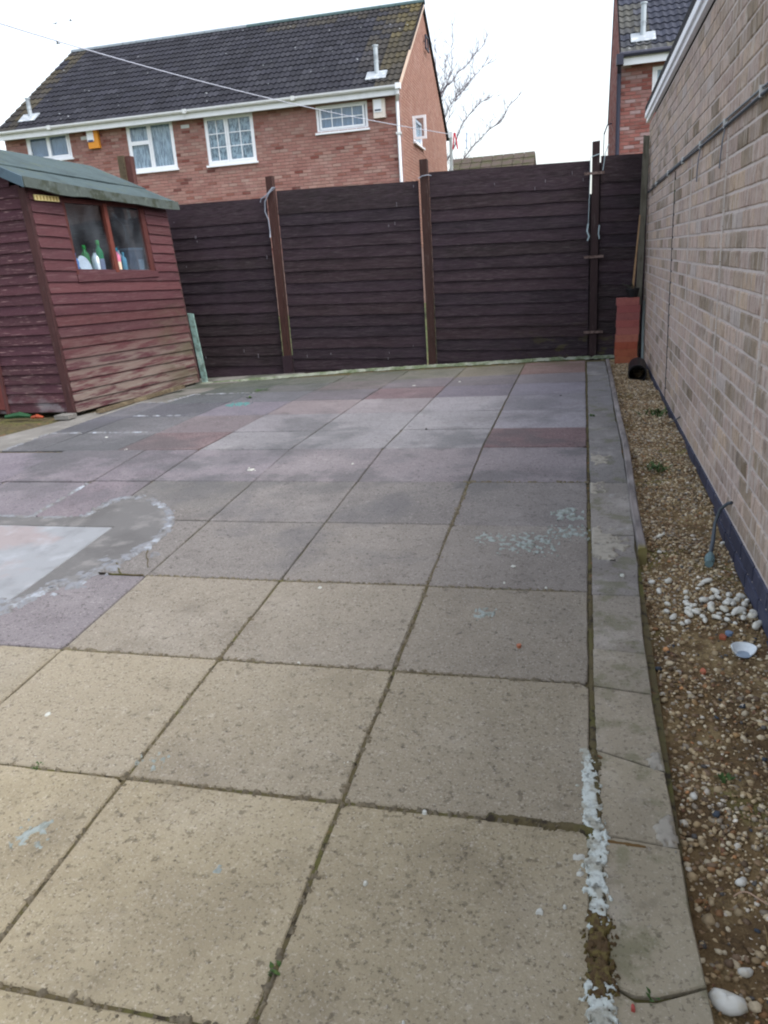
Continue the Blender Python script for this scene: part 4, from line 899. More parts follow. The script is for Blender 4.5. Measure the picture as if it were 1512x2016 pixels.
# roof: two felted slopes
E0, E1 = Vector((-4.262, 5.665, 1.915)), Vector((-4.168, 7.97, 1.835)); R0, R1 = Vector((-5.02, 5.665, 2.262)), Vector((-5.13, 7.97, 2.272)); L0, L1 = Vector((-5.95, 5.665, 1.86)), Vector((-6.05, 7.97, 1.84))
def slope(a0, a1, r0, r1, th=.022):
    b = MB(); n = 10; m = 6; v = []
    for i in range(n + 1):
        for j in range(m + 1):
            p = a0.lerp(a1, i / n).lerp(r0.lerp(r1, i / n), j / m); w = rnd.uniform(-.003, .003) + (-.012 * math.sin(math.pi * i / n) * (1 - j / m))
            v.append((p.x, p.y, p.z + w))
    k0 = len(v); v += [(p[0], p[1], p[2] - th) for p in v]
    f = [];
    for i in range(n):
        for j in range(m):
            a = i * (m + 1) + j; q = (a, a + m + 1, a + m + 2, a + 1); f.append(q); f.append(tuple(reversed([k0 + x for x in q])))
    for i in range(n):
        for j in (0, m): a = i * (m + 1) + j; c = a + m + 1; f.append((a, k0 + a, k0 + c, c))
    for j in range(m):
        for i in (0, n): a = i * (m + 1) + j; c = a + 1; f.append((a, c, k0 + c, k0 + a))
    b.mesh(v, f); return b
slope(E0, E1, R0, R1).build('roof_felt', felt_m, shed, smooth=False); slope(L1, L0, R1, R0).build('roof_felt', felt_m, shed)
b = MB(); A0, A1 = E0.lerp(R0, .36) + Vector((0, 0, .004)), E1.lerp(R1, .36) + Vector((0, 0, .004)); B0, B1 = E0.lerp(R0, 1.0) + Vector((0, 0, .004)), E1.lerp(R1, 1.0) + Vector((0, 0, .004))
b.hexa([A0 - Vector((0, 0, .003)), A1 - Vector((0, 0, .003)), B1 - Vector((0, 0, .003)), B0 - Vector((0, 0, .003)), A0 + Vector((0, 0, .004)), A1 + Vector((0, 0, .004)), B1 + Vector((0, 0, .004)), B0 + Vector((0, 0, .004))]); b.build('felt_sheet', felt_m, shed)
b = MB(); n = 12; v = []
for i in range(n + 1):
    p = E0.lerp(E1, i / n); s = -.012 * math.sin(math.pi * i / n); w = rnd.uniform(-.005, .005); hh = .075 + rnd.uniform(-.006, .006) + (.012 if i in (2, 3) else 0)
    v += [(p.x + .006 + w, p.y, p.z + s + .005), (p.x + .014 + w, p.y, p.z + s - hh), (p.x - .01, p.y, p.z + s - hh), (p.x - .012, p.y, p.z + s + .004)]
f = []
for i in range(n):
    for k in range(4): l = (k + 1) % 4; f.append((i * 4 + k, (i + 1) * 4 + k, (i + 1) * 4 + l, i * 4 + l))
f += [(0, 1, 2, 3), (n * 4 + 3, n * 4 + 2, n * 4 + 1, n * 4)]
b.mesh(v, f); b.build('felt_edge', felt_edge, shed)
b = MB(); dv = Vector((0, 0, .075)); o_ = Vector((0, -.012, 0))
for a, r in ((E0, R0), (L0, R0)):
    lo, hi = (r, a) if a.x > r.x else (a, r)
    b.hexa([lo - dv + o_, hi - dv + o_, hi - dv + Vector((0, .012, 0)), lo - dv + Vector((0, .012, 0)), lo + o_ + Vector((0, 0, .004)), hi + o_ + Vector((0, 0, .004)), hi + Vector((0, .012, .004)), lo + Vector((0, .012, .004))])
b.build('verge_felt', mat('dark blue green felt', lin(74, 92, 104), layers=[('noise', 'dark', 8, .5, .7, .4)]), shed)
# window
win = MB()
def wbar(b, u0, u1, z0, z1, o0, o1):
    b.hexa([SW(u0, z0, o0), SW(u0, z0, o1), SW(u1, z0, o1), SW(u1, z0, o0), SW(u0, z1, o0), SW(u0, z1, o1), SW(u1, z1, o1), SW(u1, z1, o0)])
wbar(win, .195, .212, 1.165, 1.81, -.03, .012); wbar(win, .765, .80, 1.15, 1.78, -.03, .008); wbar(win, .212, .765, 1.76, 1.80, -.03, .008); wbar(win, .212, .765, 1.15, 1.172, -.03, .006)
window = win.build('window', post_m, shed, color=lin(84, 44, 40))
b = MB(); wbar(b, .476, .502, 1.17, 1.775, -.025, .012); b.build('mullion', post_m, window, color=lin(106, 54, 44))
for ua, ub in ((.212, .476), (.502, .765)):
    b = MB(); wbar(b, ua, ub, 1.172, 1.762, -.016, -.012); b.build('pane', sglass, window)
b = MB(); wbar(b, .19, .81, 1.105, 1.165, .006, .026); b.build('sill', shed_side, shed, color=lin(84, 50, 54))
b = MB(); wbar(b, .2, .79, 1.135, 1.15, -.35, -.02); b.build('shelf', bat_m, shed)
# name plate under the eave
b = MB(); wbar(b, .026, .17, 1.757, 1.80, .022, .032); pl = b.build('sign', pm(232, 214, 150), shed)
for k in range(7):
    b = MB(); u = .036 + k * .0195; wbar(b, u, u + .005, 1.762, 1.795, .032, .034); b.build('stripe', pm(170, 132, 60), pl)
# things on the shelf behind the glass
def shelf_at(u, o): p = SW(u, 1.151, o); return p
def bottle(u, o, r, h, cb, cc, lab, lw=None, lbl=None):
    p = shelf_at(u, o); t = thing('bottle', lab, 'bottle', p)
    b = MB(); b.lathe(p, [(r * .9, 0), (r, .01), (r, h * .62), (r * .8, h * .72), (r * .4, h * .8), (r * .38, h * .86)], 14); b.build('body', pm(*cb), t, smooth=True)
    b = MB(); b.lathe((p[0], p[1], p[2] + h * .86), [(r * .45, 0), (r * .45, h * .12), (r * .3, h * .14)], 12); b.build('cap', pm(*cc), t)
    if lbl:
        b = MB(); b.lathe((p[0], p[1], p[2] + h * .12), [(r * 1.03, 0), (r * 1.03, h * .35)], 14); b.build('bottle_label', pm(*lbl), t)
bottle(.245, -.06, .032, .2, (96, 150, 214), (70, 130, 210), 'light blue bottle behind the plate at the left end of the shed window')
bottle(.345, -.10, .04, .27, (46, 130, 62), (40, 150, 60), 'green bottle half hidden between the plate and the white soap bottle')
bottle(.375, -.045, .034, .23, (220, 228, 232), (40, 44, 48), 'white and clear soap bottle with dark pump in the shed window', None, (196, 212, 220))
bottle(.425, -.07, .04, .31, (40, 140, 84), (52, 160, 72), 'tall green bottle with grey label left of the shed window mullion', None, (150, 156, 176))
bottle(.535, -.04, .03, .24, (218, 120, 150), (40, 150, 170), 'pink bottle with turquoise cap just right of the shed window mullion', None, (226, 206, 180))
bottle(.59, -.05, .028, .2, (110, 170, 190), (90, 160, 180), 'pale turquoise bottle next to the pink bottle in the shed window')
bottle(.455, -.12, .034, .24, (210, 150, 60), (230, 226, 220), 'amber bottle with white cap tucked behind the tall green bottle at the mullion')
bottle(.635, -.16, .03, .26, (196, 204, 210), (60, 70, 80), 'clear bottle with dark cap in front of the grey box in the shed window')
p = shelf_at(.29, -.035); b = MB(); n = 18; v = []; f = []
for r, o in ((.001, .012), (.05, .010), (.085, .0), (.09, -.004), (.085, -.006), (.05, .002), (.001, .004)):
    for k in range(n): a_ = 2 * math.pi * k / n; v.append((p[0] - o - .03 * math.sin(a_) * r / .09, p[1] + r * math.cos(a_), p[2] + .088 + r * math.sin(a_)))
for i in range(6):
    for k in range(n): l = (k + 1) % n; f.append((i * n + k, i * n + l, (i + 1) * n + l, (i + 1) * n + k))
b.mesh(v, f); tag(b.build('plate', pm(232, 236, 238, .25), None, at=p, smooth=True), 'round white plate propped in the lower left of the shed window', 'plate')
p = shelf_at(.72, -.12); t = thing('storage_box', 'dark grey plastic box standing behind the right pane of the shed window', 'box', p)
b = MB(); b.box(p[0] - .1, p[0] + .05, p[1] - .15, p[1] + .15, p[2], p[2] + .22); b.build('body', pm(70, 84, 100), t); b = MB(); b.box(p[0] - .11, p[0] + .06, p[1] - .16, p[1] + .16, p[2] + .22, p[2] + .24); b.build('lid', pm(92, 108, 122), t)
b = MB(); b.box(p[0] + .0505, p[0] + .053, p[1] + .01, p[1] + .11, p[2] + .03, p[2] + .13); b.build('box_label', pm(130, 150, 164), t)
# loose timber at the foot of the shed, mint panel behind, rubbish underneath
b = MB(); b.hexa([(-4.13, 5.86, .002), (-4.07, 5.87, .002), (-4.02, 7.3, -.02), (-4.06, 7.3, -.02), (-4.12, 5.86, .034), (-4.09, 5.88, .03), (-4.03, 7.3, .015), (-4.06, 7.3, .015)])
tag(b.build('timber_batten', bat_m, None, at=(-4.08, 6.5, 0)), 'rough loose timber batten lying along the foot of the shed side', 'timber')
b = MB(); b.hexa([(-4.15, 7.93, -.06), (-4.085, 7.93, -.06), (-4.085, 7.95, -.06), (-4.15, 7.95, -.06), (-4.215, 7.93, .70), (-4.15, 7.93, .69), (-4.15, 7.95, .69), (-4.215, 7.95, .70)])
tag(b.build('panel_offcut', mint_m, None, at=(-4.13, 7.94, 0)), 'narrow mint green painted panel upright behind the far corner of the shed', 'panel')
b = MB(); b.tube([(-4.86, 5.62, .03), (-4.72, 5.63, .045), (-4.62, 5.64, .03)], [.018, .026, .014], 7); tag(b.build('plastic_bag', pm(34, 74, 46), None, at=(-4.74, 5.62, .02)), 'crumpled green plastic bag under the shed door', 'bag')
b = MB(); b.tube([(-4.60, 5.62, .022), (-4.54, 5.62, .03), (-4.49, 5.63, .02)], [.012, .02, .01], 7); tag(b.build('plastic_scrap', pm(140, 62, 36), None, at=(-4.54, 5.62, .02)), 'orange plastic scrap beside the green bag under the shed', 'plastic scrap')
b = MB(); b.box(-4.36, -4.22, 5.60, 5.72, zg(-4.3, 5.6) + .001, .035); tag(b.build('concrete_block', conc_m, None, at=(-4.3, 5.66, 0)), 'small concrete block packing up the front corner of the shed', 'block')

# ================================================================== HOUSES
def tile_mesh(name, m, w=.3, l=.36, col=None):
    n = 10; v = []; f = []
    for j in range(2):
        for i in range(n + 1):
            s = i / n; h = .014 * math.cos(2 * math.pi * 2 * s) * 1 + .014
            v.append((w * s * .985, j * l, h + (.028 if j == 0 else .004)))
    for i in range(n + 1):
        s = i / n; h = .014 * math.cos(2 * math.pi * 2 * s) + .014; v.append((w * s * .985, 0, h + .006))
    for i in range(n): f.append((i, i + 1, n + 2 + i, n + 1 + i)); f.append((2 * (n + 1) + i, 2 * (n + 1) + i + 1, i + 1, i))
    return v, f
TV, TF = tile_mesh('t', None)
def tile_roof(root, F, th, W_, y0, z0, y1, z1, pal, nobj, seed, edge=None, xa=-.04):
    L_ = math.hypot(y1 - y0, z1 - z0); pitch = math.atan2(z1 - z0, y1 - y0); nr = int(round(L_ / .343)); ex = L_ / nr; nc = int(round((W_ - 2 * xa) / .3)); cw = (W_ - 2 * xa) / nc
    b = MB(); b.mesh(TV, TF); tm = b.me('roof_tile', tile_o, smooth=False)
    rr = random.Random(seed); st = MB(); cells = []
    for r in range(nr):
        for c in range(nc): cells.append((r, c))
    def key(q):
        P = Vector(F(xa + q[1] * cw, y0 + q[0] * ex * math.cos(pitch), z0 + q[0] * ex * math.sin(pitch))); return (P - Vector((0, 0, 1.1))).length
    cells.sort(key=key)
    for i, (r, c) in enumerate(cells):
        x = xa + c * cw; y = y0 + r * ex * math.cos(pitch); z = z0 + r * ex * math.sin(pitch); colr = jit(pick(pal, rr), .18, rr)
        if edge: colr = edge(c / (nc - 1), r / (nr - 1), colr, rr)
        P = F(x, y, z + rr.uniform(0, .004))
        if i < nobj: inst('roof_tile', tm, root, P, (pitch, 0, th), colr, (cw / .3, ex / .343, 1))
        else:
            st.col = colr; st.mesh([F(x + q[0] * cw / .3, y + (q[1] * math.cos(pitch) - q[2] * math.sin(pitch)), z + (q[1] * math.sin(pitch) + q[2] * math.cos(pitch))) for q in TV], TF)
    st.build('tiling', tile_a, root, kind='stuff')
def window_unit(root, F, x0, x1, z0, z1, lights, curtain=None, bars=None, set_=.02, fw=.055):
    """lights: list of (x0,x1,z0,z1) glazed openings as fractions"""
    W_, H_ = x1 - x0, z1 - z0
    b = MB(); y0, y1 = set_, set_ + .07
    b.fbox(F, x0, x0 + fw, y0, y1, z0, z1); b.fbox(F, x1 - fw, x1, y0, y1, z0, z1); b.fbox(F, x0 + fw, x1 - fw, y0, y1, z1 - fw, z1); b.fbox(F, x0 + fw, x1 - fw, y0, y1, z0, z0 + fw)
    w = b.build('window', upvc, root, at=F((x0 + x1) / 2, 0, z0))
    for (a, c, d, e) in lights:
        xa, xb, za, zb_ = x0 + a * W_, x0 + c * W_, z0 + d * H_, z0 + e * H_; s = .045
        b = MB(); ys0, ys1 = set_ - .012, set_ + .05
        b.fbox(F, xa, xa + s, ys0, ys1, za, zb_); b.fbox(F, xb - s, xb, ys0, ys1, za, zb_); b.fbox(F, xa + s, xb - s, ys0, ys1, zb_ - s, zb_); b.fbox(F, xa + s, xb - s, ys0, ys1, za, za + s); b.build('sash', upvc, w)
        b = MB(); b.fbox(F, xa + s, xb - s, set_ + .022, set_ + .028, za + s, zb_ - s); b.build('pane', glass_m, w)
        if bars:
            nx_, nz_ = bars; b = MB(); gx0, gx1, gz0, gz1 = xa + s, xb - s, za + s, zb_ - s
            for i in range(1, nx_): x = gx0 + (gx1 - gx0) * i / nx_; b.fbox(F, x - .01, x + .01, set_ + .012, set_ + .021, gz0, gz1)
            for i in range(1, nz_): z = gz0 + (gz1 - gz0) * i / nz_; b.fbox(F, gx0, gx1, set_ + .0125, set_ + .0205, z - .01, z + .01)
            b.build('glazing_bar', upvc, w)
    b = MB(); b.fbox(F, x0 - .04, x1 + .04, -.06, set_ + .02, z0 - .045, z0 - .001); b.build('sill', upvc, w)
    if curtain:
        b = MB(); n = 40; v = []
        for i in range(n + 1):
            x = x0 + .03 + (W_ - .06) * i / n; y = set_ + .08 + .02 * math.sin(i * 2.1)
            v += [F(x, y, z0 + .02), F(x, y, z1 - .02)]
        b.mesh(v, [(2 * i, 2 * i + 2, 2 * i + 3, 2 * i + 1) for i in range(n)]); b.build('curtain', curtain, w)
    b = MB(); b.fbox(F, x0, x1, .35, .37, z0, z1); b.build('room_backdrop', dark_m, w)
    return w
hpal = [(.36, lin(151, 112, 105)), (.24, lin(146, 106, 100)), (.2, lin(156, 121, 113)), (.07, lin(134, 90, 82)), (.03, lin(116, 70, 64)), (.09, lin(156, 128, 120)), (.01, lin(104, 64, 60))]
TH = .032; Wh, Dh = 10.9, 8.52; ZE, ZR = 5.0, 7.88
cxh, cyh = -4.332, 20.149
F1 = frame(cxh - Wh * math.cos(TH), cyh - Wh * math.sin(TH), TH)       # x from the left end to the right corner
F1g = frame(cxh, cyh, TH + math.pi / 2)                                # x runs away along the gable
house = thing('brick_house', 'long red brick semi detached house with dark tiled roof behind the fence', 'house', (cxh - 5, cyh + 4, 0))
H1 = [(Wh - 10.26, Wh - 8.94, 4.28, 4.91), (Wh - 7.28, Wh - 5.96, 3.76, 4.91), (Wh - 5.09, Wh - 3.765, 3.74, 4.86), (Wh - 2.11, Wh - .81, 4.22, 4.82)]
b = MB(); backing(b, F1, Wh, -.15, 4.93, H1); b.build('wall', hmortar, house)
rr = random.Random(8); b = MB()
for q in brick_list(Wh, -.1, 4.85, H1, seed=5):
    if q[2] < 1.4: continue
    b.col = jit(pick(hpal, rr), .08, rr); brick_geo(b, F1, q, rr.uniform(-.003, .001), .012)
b.build('brickwork', hbrick, house, kind='stuff')
HG = [(1.75, 3.3, 4.05, 4.68)]
b = MB(); backing(b, F1g, Dh, -.15, 4.95, HG, x_start=.234); m_ = Dh / 2
b.mesh([F1g(*p) for p in [(.234, .010, 4.951), (Dh, .010, 4.951), (m_, .010, ZR - .07), (.234, .23, 4.951), (Dh, .23, 4.951), (m_, .23, ZR - .07)]], [(0, 1, 2), (3, 5, 4), (0, 2, 5, 3), (1, 4, 5, 2)])
b.build('wall', hmortar, house)
def clipg(z):
    if z < 4.95: return (0, Dh)
    t = (z - 4.95) / (ZR - 4.97); return (m_ * t, Dh - m_ * t)
b = MB(); gpal = [(.5, lin(164, 126, 112)), (.3, lin(160, 121, 107)), (.2, lin(168, 131, 118))]  # gable bricks made lighter than the front to paint in its sunlit side
for q in brick_list(Dh, -.1, ZR - .1, HG, clipg, seed=6):
    if q[2] < 1.4: continue
    b.col = jit(pick(gpal, rr), .05, rr); brick_geo(b, F1g, q, rr.uniform(-.002, .001), .012)
b.build('brickwork', hbrick, house, kind='stuff')
b = MB(); b.fbox(F1, .0, .2, .24, Dh, -.15, 4.95); b.fbox(F1, .2, Wh - .25, Dh - .22, Dh, -.15, 4.95)
b.mesh([F1(*p) for p in [(0, 0.1, 4.95), (0, Dh, 4.95), (0, m_, ZR - .07), (.2, 0.1, 4.95), (.2, Dh, 4.95), (.2, m_, ZR - .07)]], [(0, 2, 1), (3, 4, 5), (0, 3, 5, 2), (1, 2, 5, 4)]); b.build('wall', hmortar, house)
# roof
eyf, ez = -.30, ZE - .02
b = MB(); pr = [(-.05, Wh + .06)]
b.mesh([F1(*p) for p in [(-.05, eyf + .09, ez + .03), (Wh + .06, eyf + .09, ez + .03), (Wh + .06, m_, ZR - .04), (-.05, m_, ZR - .04), (-.05, eyf + .09, ez - .0), (Wh + .06, eyf + .09, ez - .0), (Wh + .06, m_, ZR - .12), (-.05, m_, ZR - .12)]], [(0, 1, 2, 3), (7, 6, 5, 4), (0, 4, 5, 1), (1, 5, 6, 2), (3, 2, 6, 7), (0, 3, 7, 4)])
b.mesh([F1(*p) for p in [(-.05, Dh + .3, ez - .02), (Wh + .06, Dh + .3, ez - .02), (Wh + .06, m_ + .001, ZR - .02), (-.05, m_ + .001, ZR - .02), (-.05, Dh + .3, ez - .08), (Wh + .06, Dh + .3, ez - .08), (Wh + .06, m_ + .001, ZR - .12), (-.05, m_ + .001, ZR - .12)]], [(3, 2, 1, 0), (4, 5, 6, 7), (1, 5, 4, 0), (2, 6, 5, 1), (7, 6, 2, 3), (4, 7, 3, 0)])
b.build('roof', under_m, house)
tpal = [(.5, lin(38, 39, 48)), (.3, lin(33, 34, 43)), (.2, lin(44, 45, 53))]
def edge1(u, v, c, rr):
    m = 0
    if u > .96: m = .1 + .55 * rr.random() * (.3 + v)
    elif u > .9: m = .4 * rr.random() * v
    c = jit(c, .12, rr)
    if v > .9 and u > .6: m = max(m, .2 * rr.random())
    if u < .05: m = .4 * rr.random()
    return mixc(c, lin(96, 86, 44), m)
tile_roof(house, F1, TH, Wh, eyf, ez, m_ - .03, ZR - .02, tpal, 300, 12, edge1)
k = 0; x = -.05
while x < Wh + .04:
    b = MB(); n = 8; L_ = min(.44, Wh + .08 - x); v = []
    for e in (0, L_):
        for i in range(n + 1): a_ = math.pi * i / n; v.append(F1(x + e * .99, m_ - .13 * math.cos(a_), ZR - .03 + .10 * math.sin(a_)))
    b.mesh(v, [(i + n + 1, i, i + 1, i + n + 2) for i in range(n)] + [tuple(range(n + 1))]); t = x / Wh
    b.build('ridge_tile', mat('ridge %d' % k, (lin(120, 130, 138) if t < .47 else lin(72, 92, 94)), layers=[('noise', 'dark', 6, .5, .7, .5)]) if k in (0, 13) else None or (bpy.data.materials['ridge 0'] if t < .47 else bpy.data.materials['ridge 13'] if 'ridge 13' in bpy.data.materials else bpy.data.materials['ridge 0']), house, at=F1(x, m_, ZR)); x += .445; k += 1
# verge mortar edge on the right
b = MB(); b.mesh([F1(*p) for p in [(Wh + .02, eyf, ez - .10), (Wh + .065, eyf, ez - .10), (Wh + .065, m_, ZR - .13), (Wh + .02, m_, ZR - .13), (Wh + .02, eyf, ez - .02), (Wh + .065, eyf, ez - .02), (Wh + .065, m_, ZR - .05), (Wh + .02, m_, ZR - .05)]], [(3, 2, 1, 0), (4, 5, 6, 7), (0, 1, 5, 4), (1, 2, 6, 5), (2, 3, 7, 6), (3, 0, 4, 7)]); b.build('verge', mat('verge mortar', lin(196, 176, 160)), house)
b = MB(); b.fbox(F1, 0.0, Wh + .02, -.265, -.235, 4.83, 5.0); b.build('fascia', upvc, house)
b = MB(); b.fbox(F1, 0.0, Wh + .02, -.234, -.005, 4.862, 4.872); b.build('soffit', upvc, house)
b = MB(); n = 6; v = []; XA, XB = -.05, Wh + .09
for e in (XA, XB):
    for (r) in (.06, .052):
        for i in range(n + 1): a_ = math.pi + math.pi * i / n; v.append(F1(e, -.335 + r * math.cos(a_), 5.02 + r * 1.1 * math.sin(a_)))
m1 = n + 1; f = []
for i in range(n): f += [(i, i + 1, 2 * m1 + i + 1, 2 * m1 + i), (m1 + i, 3 * m1 + i, 3 * m1 + i + 1, m1 + i + 1)]
f += [tuple(range(m1)), tuple(reversed(range(2 * m1, 3 * m1)))]
b.mesh(v, f); b.build('gutter', upvc, house, smooth=False)
for x in (Wh - 5.45, Wh - 9.3, Wh - 2.6):
    b = MB(); b.fbox(F1, x, x + .08, -.402, -.27, 4.94, 5.035); b.build('gutter_joint', upvc_g, house)
b = MB(); b.fbox(F1, Wh - .02, Wh + .10, -.40, -.27, 4.93, 5.05); b.tube([F1(Wh + .02, -.33, 4.95), F1(Wh + .02, -.32, 4.85), F1(Wh - .05, -.06, 4.72), F1(Wh - .05, -.06, -.05)], .04, 10); b.build('downpipe', upvc, house, smooth=False)
b = MB(); b.fbox(F1, Wh - .11, Wh + .01, -.11, -.012, 4.0, 4.05); b.build('pipe_clip', upvc_g, house)
LF, RT = (.04, .5, .03, .97), (.5, .96, .03, .97)
window_unit(house, F1, *H1[0], [(.05, .5, .08, .95), (.5, .95, .08, .95)], frost_m)
window_unit(house, F1, *H1[1], [(.04, .48, .60, .97), (.04, .48, .04, .6), (.49, .97, .04, .97)], curtain_m)
window_unit(house, F1, *H1[2], [(.03, .44, .05, .97), (.45, .97, .05, .97)], lace_m, (2, 3))
window_unit(house, F1, *H1[3], [(.06, .94, .10, .93)], frost_m, (4, 2))
wg = window_unit(house, F1g, *HG[0], [(.04, .96, .04, .96)], upvc)  # white plastic sheet behind this pane stands in for the reflected sky
# open casement on the gable: hinged at its near side, swung out
b = MB(); a0 = 1.80; pivot = F1g(2.35, .0, 0)
dirv = Vector(F1g(1, 0, 0)) - Vector(F1g(0, 0, 0)); outv = Vector(F1g(0, -1, 0)) - Vector(F1g(0, 0, 0)); d = (dirv * -.1 + outv * 1).normalized(); nn = d.cross(Vector((0, 0, 1)))
p0 = Vector(F1g(1.72, -.03, 4.08)); w_ = .34; h_ = .56
for (s0, s1, z0, z1) in ((0, .06, 0, h_), (w_ - .06, w_, 0, h_), (.06, w_ - .06, 0, .06), (.06, w_ - .06, h_ - .06, h_)):
    P = [p0 + d * s + nn * t_ + Vector((0, 0, z)) for z in (z0, z1) for s, t_ in ((s0, 0), (s1, 0), (s1, .05), (s0, .05))]; b.hexa(P)
b.build('open_sash', upvc, wg)
b = MB(); b.hexa([p0 + d * s + nn * t_ + Vector((0, 0, z)) for z in (.06, h_ - .06) for s, t_ in ((.06, .02), (w_ - .06, .02), (w_ - .06, .03), (.06, .03))]); b.build('pane', glass_m, wg)
# bracket high on the gable
b = MB(); 
for q in [(4.18, 4.22, 6.72, 7.08), (4.62, 4.66, 6.72, 7.05), (4.18, 4.66, 7.04, 7.08), (4.18, 4.75, 6.72, 6.76)]: b.fbox(F1g, q[0], q[1], -.09, -.05, q[2], q[3])
b.fbox(F1g, 4.19, 4.21, -.05, .0, 6.9, 6.92); b.build('aerial_bracket', navy, house)
# alarm boxes and vents
b = MB(); b.fbox(F1, Wh - 8.36, Wh - 8.05, -.10, -.004, 4.43, 4.86); al = b.build('alarm_box', pm(224, 150, 56), house); b = MB(); b.fbox(F1, Wh - 8.36, Wh - 8.17, -.115, -.101, 4.60, 4.86); b.build('alarm_cover', upvc, al); b = MB(); b.fbox(F1, Wh - 8.34, Wh - 8.19, -.12, -.1155, 4.585, 4.63); b.build('alarm_stripe', pm(60, 80, 120), al)
b = MB(); b.fbox(F1, Wh - .64, Wh - .35, -.10, -.004, 4.40, 4.81); al = b.build('alarm_box', pm(232, 222, 214), house); b = MB(); b.fbox(F1, Wh - .62, Wh - .43, -.115, -.101, 4.52, 4.80); b.build('alarm_cover', upvc, al); b = MB(); b.fbox(F1, Wh - .60, Wh - .45, -.12, -.1155, 4.55, 4.585); b.build('alarm_stripe', pm(50, 70, 90), al)
for xx in (8.60, 5.72):
    b = MB(); b.fbox(F1, Wh - xx, Wh - xx + .23, -.012, -.004, 4.67, 4.75)
    for k in range(4): b.fbox(F1, Wh - xx + .01, Wh - xx + .22, -.018, -.0125, 4.68 + k * .017, 4.687 + k * .017)
    b.build('air_vent', upvc_g, house)
# flues through the roof
def flue(root, F, x, y, z, h, lab='flue', lean=0):
    b = MB(); b.tube([F(x, y, z - .1), F(x, y, z + h)], .055, 12); b.tube([F(x, y, z + h * .45), F(x, y, z + h * .48)], .065, 12); b.tube([F(x, y, z + h), F(x, y, z + h + .03)], .075, 12); fl = b.build('flue', flue_m, root, smooth=False)
    b = MB(); n = 8
    pit = math.atan2(ZR - ez, m_ - eyf)
    def q(u, v, w): return F(x + u, y + v * math.cos(pit) - w * math.sin(pit), z + v * math.sin(pit) + w * math.cos(pit))
    for i in range(-2, 3): b.mesh([q(i * .1 - .05, -.28 - .02 * (i % 2), .045), q(i * .1 + .05, -.28 + .02 * (i % 2), .045), q(i * .1 + .05, .12, .06), q(i * .1 - .05, .12, .06), q(i * .1 - .05, -.28 - .02 * (i % 2), .03), q(i * .1 + .05, -.28 + .02 * (i % 2), .03), q(i * .1 + .05, .12, .03), q(i * .1 - .05, .12, .03)], [(0, 1, 2, 3), (4, 5, 1, 0), (5, 6, 2, 1), (6, 7, 3, 2), (7, 4, 0, 3)])
    b.build('flashing', lead_m, fl)
def zroof(y): return ez + (y - eyf) / (m_ - eyf) * (ZR - ez)
flue(house, F1, Wh - .58, .32, zroof(.32) + .02, .62); flue(house, F1, Wh - 10.2, .35, zroof(.35) + .02, .45)

# second house, right
ox2, oy2 = .70, 19.2; W2 = 7; D2 = 8.5; m2 = D2 / 2; ZE2, ZR2 = 4.86, 7.75
F2 = frame(ox2, oy2, 0); F2g = frame(ox2, oy2 + D2, -math.pi / 2)
h2 = thing('brick_house', 'red brick house with blue grey tiled roof seen beside the garage wall', 'house', (ox2 + 3, oy2 + 4, 0))
HH = [(.66, 2.0, 3.92, 4.62)]
b = MB(); backing(b, F2, W2, -.15, 4.78, HH); b.fbox(F2, W2 - .2, W2, .24, D2, -.15, 4.78); b.fbox(F2, .25, W2 - .25, D2 - .2, D2, -.15, 4.78); b.build('wall', hmortar, h2)
b = MB(); pal2 = [(.4, lin(146, 96, 90)), (.25, lin(146, 108, 104)), (.2, lin(126, 76, 70)), (.15, lin(158, 134, 134))]; rr = random.Random(19)
for q in brick_list(W2, 1.8, 4.78, HH, seed=7):
    if q[0] > 3: continue
    b.col = jit(pick(pal2, rr), .08, rr); brick_geo(b, F2, q, rr.uniform(-.003, .001), .012)
b.build('brickwork', hbrick, h2, kind='stuff')
b = MB(); b.fbox(F2g, 0, D2 - .234, .010, .23, -.15, 4.78)
b.mesh([F2g(*p) for p in [(0, .010, 4.781), (D2 - .01, .010, 4.781), (m2, .010, ZR2 - .07), (0, .23, 4.781), (D2 - .01, .23, 4.781), (m2, .23, ZR2 - .07)]], [(0, 1, 2), (3, 5, 4), (0, 2, 5, 3), (1, 4, 5, 2)]); b.build('wall', hmortar, h2)
def clip2(z):
    if z < 4.8: return (0, D2)
    t = (z - 4.8) / (ZR2 - 4.87); return (m2 * t, D2 - m2 * t)
b = MB()
for q in brick_list(D2, 1.8, ZR2 - .12, (), clip2, seed=9): b.col = jit(pick(pal2, rr), .06, rr); brick_geo(b, F2g, q, -.001, .012)
b.build('brickwork', hbrick, h2, kind='stuff')
ez2 = ZE2 - .02
b = MB()
b.mesh([F2(*p) for p in [(-.02, eyf + .09, ez2 + .03), (W2, eyf + .09, ez2 + .03), (W2, m2, ZR2 - .04), (-.02, m2, ZR2 - .04), (-.02, eyf + .09, ez2), (W2, eyf + .09, ez2), (W2, m2, ZR2 - .12), (-.02, m2, ZR2 - .12)]], [(0, 1, 2, 3), (7, 6, 5, 4), (0, 4, 5, 1), (1, 5, 6, 2), (3, 2, 6, 7), (0, 3, 7, 4)])
b.mesh([F2(*p) for p in [(-.02, D2 + .3, ez2 - .02), (W2, D2 + .3, ez2 - .02), (W2, m2 + .001, ZR2 - .02), (-.02, m2 + .001, ZR2 - .02), (-.02, D2 + .3, ez2 - .08), (W2, D2 + .3, ez2 - .08), (W2, m2 + .001, ZR2 - .12), (-.02, m2 + .001, ZR2 - .12)]], [(3, 2, 1, 0), (4, 5, 6, 7), (1, 5, 4, 0), (2, 6, 5, 1), (7, 6, 2, 3), (4, 7, 3, 0)])
b.build('roof', under_m, h2)
